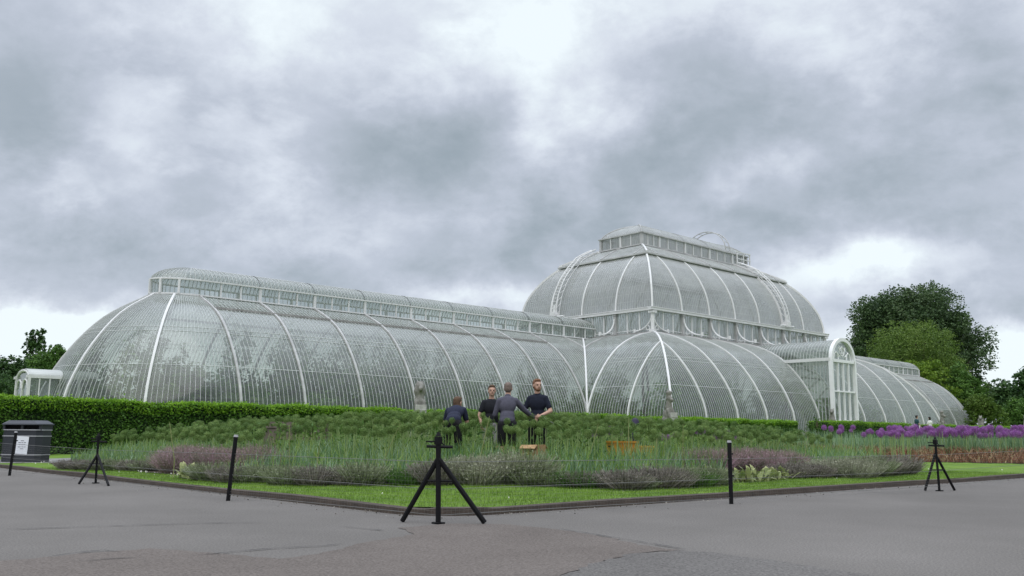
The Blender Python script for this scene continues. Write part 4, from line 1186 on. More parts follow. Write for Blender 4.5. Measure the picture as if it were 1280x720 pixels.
# low shrubs along the edge of the bed
def bush_mesh(seed, m, n=900, spiky=.6, r=.5, h=.42, wd=.012):
    rng = np.random.default_rng(seed); a = rng.uniform(0, 2 * PI, n); rad = np.sqrt(rng.random(n)) * r * .55; B = np.stack([np.cos(a) * rad, np.sin(a) * rad, np.zeros(n)], 1)
    d = unit(np.stack([np.cos(a) * rad / r * 1.7 + rng.normal(0, .25, n), np.sin(a) * rad / r * 1.7 + rng.normal(0, .25, n), np.full(n, .9)], 1)); L_ = h * rng.uniform(.6, 1.25, n)[:, None]
    T = B + d * L_; w = unit(np.cross(d, rng.normal(size=(n, 3)))) * wd; Q = [np.stack([B - w, B + w, T + w * .3, T - w * .3], 1)]
    P = B + d * L_ * rng.uniform(.35, 1.02, n)[:, None]; Q.append(leaves(P, .055, .35, .4, rng)); P = B + d * L_ * rng.uniform(.5, 1.0, n)[:, None]; Q.append(leaves(P, .045, .4, .4, rng))
    return quads_mesh('foliage', np.concatenate(Q), m)


BK = {'lav': [bush_mesh(70 + i, ML_lav) for i in range(3)], 'green': [bush_mesh(75 + i, ML_lavg) for i in range(3)], 'silver': [bush_mesh(80 + i, ML_silver, wd=.008) for i in range(2)], 'pink': [bush_mesh(85 + i, ML_pink, 1400, h=.62, wd=.006) for i in range(3)], 'hosta': [], 'leafy': [bush_mesh(90 + i, ML_bush, 700, h=.4) for i in range(2)]}
NM = {'lav': ('lavender_bush', 'lavender', 'low grey brown lavender bush in the row edging the near bed', 'lavender bushes edging the bed'), 'green': ('lavender_bush', 'lavender', 'low grey green lavender bush edging the near bed', 'grey green bushes edging the bed'),
      'silver': ('santolina_bush', 'shrub', 'pale silver grey twiggy bush at the edge of the near bed', 'silver bushes edging the bed'), 'pink': ('catmint_plant', 'flowers', 'hazy pink mauve flowering plant standing behind the edging bushes', 'pink flowering plants in the bed'),
      'leafy': ('leafy_plant', 'plant', 'small bright green leafy plant between the lavender bushes', 'green plants edging the bed')}


def bush(kind, px, py, sc, hs=1.0, rb=random.Random(4)):
    if kind in ('lav', 'green') and rb.random() < .22: return None
    nm, cat, lab, grp = NM[kind]; p = G(px, py); o = empty(nm, p - Vector((0, 0, .02)), rb.uniform(0, 6), lab, cat, grp); f = link('foliage', rb.choice(BK[kind]), o); f.scale = (sc, sc, sc * hs); return o


rb = random.Random(8)
for x in range(92, 232, 13): bush(rb.choice(('lav', 'green')), x, 587.5 + (x - 92) * .02 + rb.uniform(-1, 0), rb.uniform(.6, .9), .7)
for x in range(262, 440, 12): bush(rb.choice(('lav', 'green', 'green')), x, 602.5 + (x - 262) * .03 + rb.uniform(-2, 1), rb.uniform(.5, .8), .9)
for x in range(440, 570, 13): bush(rb.choice(('lav', 'green', 'green', 'leafy')), x, 606 + rb.uniform(-2.5, .5), rb.uniform(.55, .9), .95)
for x in range(572, 660, 12): bush('silver' if x < 650 else 'green', x, 605 + rb.uniform(-1.5, .5), rb.uniform(.75, 1.0), 1.15)
for x in range(664, 800, 12): bush(rb.choice(('lav', 'green', 'lav', 'leafy')), x, 607 + (x - 664) * .035 + rb.uniform(-1, 1), rb.uniform(.5, .8), .85)
for x in range(800, 905, 10): bush(rb.choice(('lav', 'green', 'green', 'lav')) if x != 870 else 'leafy', x, 610.5 - (x - 800) * .035 + rb.uniform(-1, 1), rb.uniform(.6, .8), 1.0)
for x in range(985, 1030, 9): bush('lav', x, 597.5 + rb.uniform(-1, .5), rb.uniform(.6, .8), .9)
for x in range(1032, 1078, 9): bush('silver', x, 597.5 + rb.uniform(-1, .5), rb.uniform(.7, .9), 1.0)
for x in range(1078, 1132, 9): bush('lav' if x > 1090 else 'green', x, 596 - (x - 1078) * .07 + rb.uniform(-1, .5), rb.uniform(.8, 1.05), .95)
for x in range(222, 330, 11):
    for y in (592, 588): bush('pink', x + rb.uniform(-4, 4), y + rb.uniform(-1, 1), rb.uniform(.6, .8), 1.0)
for x in range(862, 984, 12):
    for y in (592, 588): bush('pink', x + rb.uniform(-4, 4), y + rb.uniform(-1, 1), rb.uniform(.6, .8), 1.0)


def broad_mesh(seed, n=26):
    rng = np.random.default_rng(seed); Q = []
    for i in range(n):
        a = rng.uniform(0, 2 * PI); L_ = rng.uniform(.16, .42); e = rng.uniform(.4, 1.4); d = np.array([math.cos(a) * math.cos(e), math.sin(a) * math.cos(e), math.sin(e)]); s = unit(np.cross(d, [0, 0, 1.0]))
        b = np.array([rng.normal(0, .07), rng.normal(0, .07), 0]); p = [b + d * L_ * u + np.array([0, 0, -.25 * L_ * u ** 3]) for u in (0, .35, .75, 1.1)]; ws = (.012, .038, .034, .003)
        for k in range(3): Q.append([p[k] - s * ws[k], p[k] + s * ws[k], p[k + 1] + s * ws[k + 1], p[k + 1] - s * ws[k + 1]])
    return quads_mesh('leaves', Q, ML_hosta)


HM = [broad_mesh(95), broad_mesh(96)]
for (px, py) in ((232, 598), (243, 599), (254, 600), (264, 601), (912, 602), (922, 603), (934, 603), (946, 602), (958, 601), (968, 600), (976, 599)):
    o = empty('hosta_plant', G(px, py), rb.uniform(0, 6), 'low plant with broad pale yellow green leaves at the lawn edge of the bed', 'plant', 'pale leaved plants at the lawn edge'); f = link('leaves', rb.choice(HM), o); f.scale = (rb.uniform(.8, 1.1),) * 3
# single tall dry stalks leaning over the bed
for (x0, y0, x1, y1) in ((362, 590, 362, 532), (218, 575, 212, 528), (736, 560, 748, 505 + 25), (778, 600, 742, 572), (820, 590, 821, 548), (785, 560, 786, 522), (600, 560, 612, 520), (1068, 586, 1097, 553), (480, 575, 500, 530), (395, 590, 400, 552), (853, 560, 854, 530), (1005, 575, 1010, 545)):
    a = G(x0, 603 if x0 < 900 else 596); d = (a - CAM).dot(FWD) + rb.uniform(.6, 1.6); r0 = ray(x0, y0); r1 = ray(x1, y1); q0 = CAM + r0 * (d / r0.dot(FWD)); q1 = CAM + r1 * (d / r1.dot(FWD)); q0.z = min(q0.z, .45)
    B = MB(); B.tube([q0 - Vector((0, 0, .35)), q0, q1], [.009, .008, .005], 5); tag(B.build('dry_stalk', ML_hosta), 'thin pale dry flower stalk sticking up out of the near bed', 'stalk', 'dry stalks in the bed')
# petals and daisies on the grass edge
n = 1500; X, Y = scatter([(KS + .4, KT + .4), (-44, KT + .4), (-44, KT + 3.2), (KS + 3.2, KT + 3.2), (KS + 3.2, -27), (KS + .4, -27)], n * 2); ed = edge_dist(bedA, X, Y); ins = inpoly(bedA, X, Y); k = (~ins) & (RNG.random(len(X)) < np.exp(-ed * 5.5) * .8 + .008); P = np.stack([X[k], Y[k], gh(X[k], Y[k]) + .03], 1)
M_petal = mat('white_petal', (.75, .72, .68), .8, .1, 3); tag(link('fallen_petals', quads_mesh('fallen_petals', leaves(P, .034, .9, 0), M_petal)), 'small white daisies and petals scattered on the lawn edge', None, None, 'stuff')
# grass blades on the lawn nearest the road
GL = [(KS + .13, KT + .13), (-47, KT + .13), (-47, KT + 2.4), (-58.3, KT + 2.4), (KS + 2.6, KT + 4.5), (KS + 1.9, KT + 14), (KS + .13, KT + 14)]
X, Y = scatter(GL, 80000); k = ~inpoly(bedA, X, Y) & (((X - cx) > 0) | ((Y - cy) > 0) | (np.hypot(X - cx, Y - cy) < R0 - .03)); X, Y = X[k], Y[k]
ML_lawn = leafmat('lawn_blade', (.08, .16, .018), (.15, .26, .03), (.23, .35, .06), .3, .9)
tag(link('lawn_grass', quads_mesh('lawn_grass', blades(np.stack([X, Y, gh(X, Y) - .005], 1), RNG.uniform(.02, .055, len(X)), np.full(len(X), .007), .6, .5, 1), ML_lawn)), 'short mown grass along the edge of the lawn', None, None, 'stuff')
# grit and leaf litter by the kerb
n = 700; a_ = RNG.random(n); u = RNG.exponential(.16, n); lx = np.where(a_ < .45, KS - u, RNG.uniform(KS, -46, n)); ly = np.where(a_ < .45, RNG.uniform(KT, -30, n), KT - u)
M_grit = leafmat('grit', (.04, .035, .03), (.16, .14, .11), (.40, .38, .34), 0, 3); tag(link('road_litter', quads_mesh('road_litter', leaves(np.stack([lx, ly, np.full(n, .008)], 1), .022, .7, 0) * np.array([1, 1, 1.0]), M_grit)), 'grit and dead leaves gathered along the kerb', None, None, 'stuff')

# ------------------------------------------------------------------ litter bin
M_bin = mat('bin_dark_grey', (.022, .025, .032), .45, .15, 6, spec=.5); M_binlid = mat('bin_lid_grey', (.075, .080, .095), .5, .1, 6)
M_silver = mat('silver_band', (.45, .45, .47), .4, .1, 10, metal=.4); M_paper = mat('white_paper', (.74, .75, .80), .7, .03, 12); M_ink = mat('printed_ink', (.16, .16, .20), .8, .1, 30); M_hole = mat('bin_dark_inside', (.004, .004, .005), .9, .1, 3)
bin_ = empty('litter_bin', G(31, 577.5), math.atan2(-FWD.y, -FWD.x) + PI / 2 - .12, 'dark grey double litter bin with two openings and a white paper notice, by the hedge', 'bin'); bin_.scale = (.94, .94, .94)


def prism(B, w, d, z0, z1, ch=.12, k=1.0):
    """box with cut corners"""
    def ring(w, d, z): return [(-w / 2 + ch, -d / 2, z), (w / 2 - ch, -d / 2, z), (w / 2, -d / 2 + ch, z), (w / 2, d / 2 - ch, z), (w / 2 - ch, d / 2, z), (-w / 2 + ch, d / 2, z), (-w / 2, d / 2 - ch, z), (-w / 2, -d / 2 + ch, z)]
    a, b = ring(w, d, z0), ring(w * k, d * k, z1); B.add(a + b, [(i, (i + 1) % 8, 8 + (i + 1) % 8, 8 + i) for i in range(8)] + [tuple(range(7, -1, -1)), tuple(range(8, 16))])


B = MB(); prism(B, 1.16, .62, 0, .80); B.build('body', M_bin, bin_)
B = MB(); prism(B, 1.14, .60, .78, .86); 
for x in (-.53, 0, .53): B.box((x, 0, .93), (.07, .5, .17))
B.box((0, .27, .93), (1.05, .04, .17)); B.build('hood', M_bin, bin_)
B = MB(); prism(B, 1.24, .70, 1.0, 1.03); prism(B, 1.22, .68, 1.03, 1.12, .12, .78); B.build('lid', M_binlid, bin_)
for x in (-.265, .265): B = MB(); B.box((x, .03, .93), (.45, .4, .155)); B.build('opening', M_hole, bin_)
for z in (.20, .70, .865): B = MB(); prism(B, 1.185, .645, z - .012, z + .012); B.build('band', M_silver, bin_)
B = MB(); B.box((.10, -.322, .455), (.34, .012, .47), 0, 1, 0, .05); nt_ = B.build('notice', M_paper, bin_)
B = MB()
for z, ws in ((.575, (.09,)), (.525, (.07, .05, .06)), (.47, (.05, .12)), (.41, (.08, .06, .04)), (.36, (.09,))):
    x = .10 - sum(ws) / 2 - .01 * (len(ws) - 1)
    for q in ws: B.box((x + q / 2, -.330, z), (q, .003, .016)); x += q + .02
B.build('lettering', M_ink, nt_)
B = MB(); B.box((-.585, -.05, .5), (.01, .04, .16)); B.build('hinge_plate', M_silver, bin_)

# ------------------------------------------------------------------ wire fence along the lawn edge
def hpt(px, py, base):
    """point straight in line with a photo point at the distance of base"""
    d = (base - CAM).dot(FWD); r = ray(px, py); return CAM + r * (d / r.dot(FWD))


tops = []
M_cap = mat('grey_cap', (.35, .35, .36), .5, .1, 9)
for (bx, by, tx, ty, lab) in ((12, 590, 20, 540, 'thin leaning black fence post in front of the litter bin'), (285, 619, 295, 545, 'leaning black fence post between the two tripods'), (914, 623, 911.5, 552, 'thin upright black fence post on its own past the middle tripod')):
    b = G(bx, by); b.z = 0; t = hpt(tx, ty, b); o = empty('fence_post', b, 0, lab, 'post'); d = t - b
    B = MB(); B.tube([Vector((0, 0, -.05)), d], .027, 8); B.build('shaft', M_black, o); B = MB(); B.tube([d * .985, d * 1.02], [.032, .024], 8); B.build('cap', M_cap, o)
    if bx != 285: 
        for q in (.45, .8): B = MB(); B.box(d * q + Vector((.03, 0, 0)), (.05, .03, .02)); B.build('wire_holder', M_black, o)
    tops.append((bx, b, t))
for (cx0, cy0, tx, ty, L1, R1, ax, ay, lab) in ((120, 599, 123, 545, (99, 600), (136, 602), 122, 568, 'black tripod fence stay nearest the litter bin'), (548, 645.5, 548, 547, (503, 643.5), (606, 645.5), 548, 573, 'big black tripod fence stay at the corner of the lawn'), (1174, 608.5, 1169, 550, (1156, 608.5), (1193, 608), 1169, 567, 'black tripod fence stay below the purple alliums')):
    b = G(cx0, cy0); b.z = 0; t = hpt(tx, ty + 1, b); ap = hpt(ax, ay, b); o = empty('fence_tripod', b, 0, lab, 'fence stay')
    big = cx0 == 548; r = .025 if big else .020
    B = MB(); B.tube([Vector((0, 0, -.03)), t - b], r, 8); B.build('post', M_black, o)
    for q in (L1, R1):
        f = G(*q); f.z = .01; B = MB(); B.tube([ap - b, f - b], r, 8); B.build('leg', M_black, o)
    B = MB(); hd = t - b; u = RGT; B.tube([hd - u * .11 - Vector((0, 0, .075)), hd + u * .14 - Vector((0, 0, .08))], .016, 6); B.box(hd - Vector((0, 0, .02)), (.055, .055, .075)); B.tube([hd - Vector((0, 0, .03)), hd - u * .12 + Vector((0, 0, -.03))], .008, 5)
    B.tube([hd + Vector((0, 0, .02)), hd + Vector((0, 0, .06))], [.03, .01], 8); B.tube([hd, hd + u * .07 - Vector((0, 0, .08))], .006, 5); B.build('wire_strainer', M_black, o)
    if big: B = MB(); q = (hd) * .5; B.tube([q - u * .1, q + u * .13], .012, 6); B.build('cross_bar', M_black, o)
    else: B = MB(); q = (hd) * .42; B.tube([q - u * .12, q + u * .12], .010, 5); B.build('cross_bar', M_black, o)
    B = MB(); B.box((0, 0, .008), (.09, .09, .016)); B.build('foot_plate', M_black, o)
    tops.append((cx0, b, t))
tops.sort(key=lambda q: q[0]); pts = [(b, t - b) for _, b, t in tops]
pts = [(Vector((KS, -14, 0)), Vector((0, 0, .95)))] + pts + [(Vector((-38, KT, 0)), Vector((0, 0, .95)))]
M_wire = mat('fence_wire', (.20, .20, .19), .5, .1, 5, metal=.3); fe = empty('wire_fence', pts[0][0], 0, 'thin wire and netting fence strung between the black posts along the lawn', 'fence'); o0 = pts[0][0]
for fr_, r in ((.72, .0028), (.40, .0026), (.10, .0024)):
    B = MB(); w_ = [b + d * fr_ - o0 for b, d in pts]; B.tube(w_, r, 4, False); B.build('wire', M_wire, fe)
B = MB()
for (b0, d0), (b1, d1) in zip(pts, pts[1:]):
    L_ = (b1 - b0).length; n = int(L_ / .05)
    for k in range(n):
        p = b0.lerp(b1, k / n); q = d0.lerp(d1, k / n); u = (b1 - b0).normalized() * .0007; a, b_ = p + q * .03 - o0, p + q * .72 - o0; B.add([a - u, a + u, b_ + u, b_ - u], [(0, 1, 2, 3)])
    for k in range(1, 15):
        a, b_ = b0 + d0 * (.72 * k / 15) - o0, b1 + d1 * (.72 * k / 15) - o0; z = Vector((0, 0, .0007)); B.add([a - z, b_ - z, b_ + z, a + z], [(0, 1, 2, 3)])
B.build('netting', M_wire, fe)

# ------------------------------------------------------------------ stone heraldic beasts
M_beast = mat('lichened_stone', (.30, .29, .265), .9, .3, 5, bump=.6, bscale=14, col2=(.13, .128, .11))
M_shield = mat('carved_stone_light', (.40, .39, .37), .85, .25, 8, bump=.3)


def body_mesh(name, caps, m, voxel=.012, smooth_it=4, extra=None):
    """one continuous skin over tapered limbs: caps = (a, ra, b, rb) or (centre, radii)"""
    B = MB()
    for cpt in caps:
        if len(cpt) == 2: B.ball(cpt[0], cpt[1], 14, 10); continue
        if len(cpt) == 3: B.ball(cpt[0], cpt[1], 14, 10, cpt[2]); continue
        a, ra, b, rb_ = cpt; a, b = Vector(a), Vector(b); B.ball(a, ra, 12, 8); B.ball(b, rb_, 12, 8)
        if (b - a).length > 1e-4: B.tube([a, b], [ra, rb_], 12)
    me = B.mesh(name + '_rough', m); o = bpy.data.objects.new('tmp', me); COL.objects.link(o)
    r = o.modifiers.new('r', 'REMESH'); r.mode = 'VOXEL'; r.voxel_size = voxel; r.use_smooth_shade = True
    s = o.modifiers.new('s', 'SMOOTH'); s.factor = .5; s.iterations = smooth_it
    dg = bpy.context.evaluated_depsgraph_get(); dg.update(); out_ = bpy.data.meshes.new_from_object(o.evaluated_get(dg)); out_.name = name
    bpy.data.objects.remove(o); out_.materials.clear(); out_.materials.append(m); return out_


def beast(px, ztop, kind, label, rz, t0=-22.6, scale=1.0, s0=None):
    # walk along the line of statues to the one under this photo column
    lo, hi = -60, 60
    for _ in range(40):
        mid = (lo + hi) / 2
        if to_px((mid, t0, 1.5))[0] < px: lo = mid
        else: hi = mid
    s_ = lo; g = float(gh(s_, t0)); H = (ztop - g); k = H / 2.75
    o = empty('stone_beast', (s_, t0, g), rz, label, 'statue', 'stone beasts on plinths in front of the glasshouse')
    B = MB(); B.box((0, 0, .40 * k), (.8, .8, .8 * k)); B.box((0, 0, .06), (.95, .95, .14)); B.box((0, 0, .80 * k), (.9, .9, .10)); B.build('plinth', M_stone, o)
    z = .84 * k
    # seated beast facing +x: haunches, upright chest, forelegs, neck, head with muzzle
    cp = [((-.16, 0, z + .30), (.30, .27, .30)), ((-.05, 0, z + .62), (.25, .22, .36)), ((.02, 0, z + .98), .21, (.05, 0, z + 1.28), .15), ((.10, 0, z + .8), (.19, .2, .26)),
          ((.05, .20, z + .22), .15, (.30, .21, z + .06), .09), ((.05, -.20, z + .22), .15, (.30, -.21, z + .06), .09), ((.30, .21, z + .05), .07, (.42, .21, z + .04), .06), ((.30, -.21, z + .05), .07, (.42, -.21, z + .04), .06),
          ((.14, .15, z + .85), .10, (.30, .13, z + .42), .075), ((.30, .13, z + .42), .07, (.32, .12, z + .12), .06), ((.14, -.15, z + .85), .10, (.30, -.13, z + .42), .075), ((.30, -.13, z + .42), .07, (.32, -.12, z + .12), .06),
          ((.08, 0, z + 1.45), (.19, .16, .18)), ((.18, 0, z + 1.41), .11, (.34, 0, z + 1.37), .075), ((.34, 0, z + 1.33), .06, (.24, 0, z + 1.30), .07),
          ((.02, .10, z + 1.6), .05, (-.01, .12, z + 1.7), .02), ((.02, -.10, z + 1.6), .05, (-.01, -.12, z + 1.7), .02), ((-.38, 0, z + .15), .06, (-.50, .10, z + .5), .05), ((-.50, .10, z + .5), .05, (-.40, .05, z + .8), .06)]
    if kind == 'mane': cp += [((0, 0, z + 1.28), (.24, .25, .30)), ((-.02, 0, z + 1.5), (.18, .2, .2))]
    if kind == 'horn': cp += [((.14, 0, z + 1.58), .035, (.30, 0, z + 1.86), .01)]
    if kind == 'crown': cp += [((.05, 0, z + 1.62), .13, (.05, 0, z + 1.74), .16)]
    if kind == 'eagle': cp += [((-.12, .2, z + 1.0), (.22, .07, .42)), ((-.12, -.2, z + 1.0), (.22, .07, .42))]
    link('beast_body', body_mesh('beast_body', cp, M_beast, .03, 3), o)
    S_ = MB(); sh = [(-.22, .30), (.22, .30), (.23, .02), (.16, -.20), (0, -.34), (-.16, -.20), (-.23, .02)]
    vs = [(.40, y, z + .42 + q) for y, q in sh] + [(.46, y, z + .42 + q) for y, q in sh]; S_.add(vs, [tuple(range(6, -1, -1)), tuple(range(7, 14))] + [(i, (i + 1) % 7, 7 + (i + 1) % 7, 7 + i) for i in range(7)])
    S_.tube([(.465, 0, z + .68), (.465, 0, z + .14)], .025, 5); S_.tube([(.465, -.2, z + .5), (.465, .2, z + .5)], .025, 5); S_.build('shield', M_shield, o)


fr = -PI / 2
beast(524, 2.72, 'mane', 'weathered stone beast on its plinth, in front of the long near wing behind the gardeners', fr - .5)
beast(836, 2.60, 'crown', 'stone beast in front of the middle block, below the corner rib of the dome', fr - .2)
beast(1041, 2.48, 'plain', 'hunched stone beast beside the tall arched doorway', fr - 1.2, t0=-18.7)
beast(1178, 2.80, 'crown', 'upright stone beast between the two short hedges, behind the purple alliums', fr, t0=-18.6)
beast(1227, 2.66, 'eagle', 'stone beast at the rounded end of the far wing, beside the shrubs', fr - 1.3, t0=-18.6)
beast(1283, 2.5, 'plain', 'pale stone beast at the far end of the line, mostly beyond the shrubs', fr - .9)

# ------------------------------------------------------------------ bench and things in the bed
M_oak = mat('weathered_oak', (.21, .175, .145), .85, .3, 7, bump=.3, col2=(.13, .11, .09))


def timber_bench(p, rz, L_, label):
    o = empty('garden_bench', p, rz, label, 'bench')
    for x in (-L_ / 2, L_ / 2):
        for y in (-.24, .24): B = MB(); B.box((x, y, .32 if y < 0 else .46), (.07, .07, .64 if y < 0 else .92)); B.build('leg', M_oak, o)
        B = MB(); B.box((x, 0, .65), (.09, .56, .05)); B.build('armrest', M_oak, o)
    B = MB()
    for y in (-.2, -.1, 0, .1, .2): B.box((0, y, .43), (L_, .085, .03))
    B.build('seat', M_oak, o)
    B = MB(); B.box((0, .25, .90), (L_, .05, .10)); B.box((0, .25, .55), (L_, .04, .06))
    n = int(L_ / .085)
    for k in range(n): B.box((-L_ / 2 + .04 + (L_ - .08) * k / (n - 1), .25, .72), (.062, .025, .30))
    B.build('backrest', M_oak, o)
    return o


yb = math.atan2(-RGT.y, -RGT.x)
p = at(374, 21.5); timber_bench(p + Vector((0, 0, .03)), math.atan2(RGT.y, RGT.x) + .25, 1.35, 'weathered wooden bench half hidden by the alliums in front of the hedge')
p = at(337, 20.6); o = empty('wooden_box', p, math.atan2(RGT.y, RGT.x) + .25, 'small upright weathered wooden box on legs beside the wooden bench', 'box')
B = MB(); B.box((0, 0, .62), (.26, .3, .42)); B.build('body', M_oak, o); B = MB(); B.box((0, 0, .85), (.32, .36, .04)); B.build('lid', M_oak, o)
for x in (-.1, .1): B = MB(); B.box((x, 0, .2), (.04, .2, .42)); B.build('leg', M_black, o)
M_orange = mat('orange_plastic', (.55, .24, .02), .45, .12, 4, spec=.5); M_orange2 = mat('yellow_plastic', (.66, .40, .06), .45, .12, 4, spec=.5)


def crate(px, D, w_, h, z, m, label, rz=.3):
    p = at(px, D); o = empty('plastic_crate', (p.x, p.y, z), math.atan2(RGT.y, RGT.x) + rz, label, 'crate'); B = MB()
    for s in (-1, 1):
        B.box((0, s * .17, h / 2), (w_, .018, h)); B.box((s * w_ / 2, 0, h / 2), (.018, .34, h))
    B.box((0, 0, .012), (w_, .34, .02)); B.build('body', m, o); B = MB()
    for s in (-1, 1): B.box((0, s * .185, h), (w_ + .05, .03, .035)); B.box((s * (w_ / 2 + .01), 0, h), (.03, .36, .035))
    B.build('rim', m, o)
    H_ = MB()
    for s in (-1, 1): H_.box((s * (w_ / 2 + .012), 0, h * .75), (.012, .12, .03))
    H_.build('handle', M_hole, o)


g = float(gh(at(775, 18.2).x, at(775, 18.2).y))
crate(777, 18.4, .50, .34, g + .25, M_orange, 'deep orange plastic crate standing among the leaves of the near bed')
crate(803, 18.7, .34, .22, g + .28, M_orange2, 'smaller yellow orange crate beside the deep orange one', .1)
o = empty('timber_trestle', at(790, 18.5), math.atan2(RGT.y, RGT.x) + .25, 'low timber stand under the two orange crates', 'stand'); B = MB(); B.box((0, 0, .215), (1.05, .42, .04)); B.build('top', M_oak, o)
for x in (-.45, .45):
    for y in (-.16, .16): B = MB(); B.box((x, y, .1), (.05, .05, .2)); B.build('leg', M_oak, o)
M_tan = mat('tan_sacking', (.42, .27, .14), .9, .25, 9, bump=.4)
p = at(667, 17.0); o = empty('open_cardboard_box', p, .4, 'tan cardboard box standing in the bed beside the gardener in grey', 'box')
B = MB()
for s in (-1, 1): B.box((0, s * .16, .26), (.38, .012, .52)); B.box((s * .19, 0, .26), (.012, .32, .52)); B.box((s * .25, 0, .50), (.13, .31, .008), 0, 1, 0, s * .5)
B.box((0, 0, .05), (.37, .31, .01)); B.build('body', M_tan, o)
M_sack = mat('dark_violet_sack', (.035, .03, .06), .7, .2, 8)
p = at(793, 20.2); o = empty('garden_sack', p, 0, 'dark violet sack standing among the alliums behind the orange crate', 'sack'); link('sack_body', body_mesh('sack_body', [((0, 0, .45), (.19, .17, .46)), ((0, 0, .85), .13, (.03, 0, 1.02), .09)], M_sack, .03, 2), o)
# white bench by the far visitors
for (px, D, L_, lab) in ((1139, 74, 1.7, 'white bench standing behind the clipped hedge of the far wing'), (1188, 78, 1.4, 'small white bench beside the upright stone beast')):
    p = at(px, D); o = empty('white_bench', p, math.atan2(RGT.y, RGT.x), lab, 'bench')
    B = MB(); B.box((0, 0, .45), (L_, .4, .05)); B.build('seat', M_bright, o); B = MB(); B.box((0, .2, 1.0), (L_, .04, .14)); B.box((0, .2, .75), (L_, .03, .08)); B.build('backrest', M_bright, o)
    for x in (-L_ / 2 + .05, L_ / 2 - .05):
        B = MB(); B.box((x, .2, .5), (.06, .06, 1.0)); B.build('leg', M_bright, o); B = MB(); B.box((x, -.17, .22), (.06, .06, .44)); B.build('leg', M_bright, o)

# ------------------------------------------------------------------ people
def cloth(n, col): return mat(n, col, .85, .18, 14, bump=.25, bscale=60)


M_skin = mat('skin', (.50, .31, .23), .55, .08, 12); M_hairb = mat('brown_hair', (.10, .060, .035), .7, .3, 40, bump=.5); M_hairg = mat('short_greying_hair', (.17, .13, .11), .8, .3, 40); M_hairr = mat('reddish_hair', (.17, .085, .045), .7, .3, 40); M_hairk = mat('black_hair', (.012, .010, .010), .6, .2, 30)
M_navy = cloth('navy_shirt', (.018, .022, .045)); M_tblack = cloth('black_t_shirt', (.012, .013, .018)); M_sweat = cloth('grey_violet_sweater', (.080, .078, .105)); M_polo = cloth('dark_navy_polo', (.010, .013, .026)); M_trb = cloth('black_trousers', (.010, .010, .012)); M_short = cloth('pale_grey_shorts', (.33, .33, .33)); M_boot = mat('black_boot', (.015, .013, .012), .5, .2, 20); M_teal = cloth('teal_top', (.03, .08, .09)); M_whitet = cloth('white_top', (.72, .72, .70)); M_glove = mat('work_glove', (.02, .02, .022), .8, .2, 20); M_eye = mat('eye_dark', (.02, .015, .012), .3, .1, 9); M_lips = mat('lips', (.36, .16, .13), .5, .1, 9)


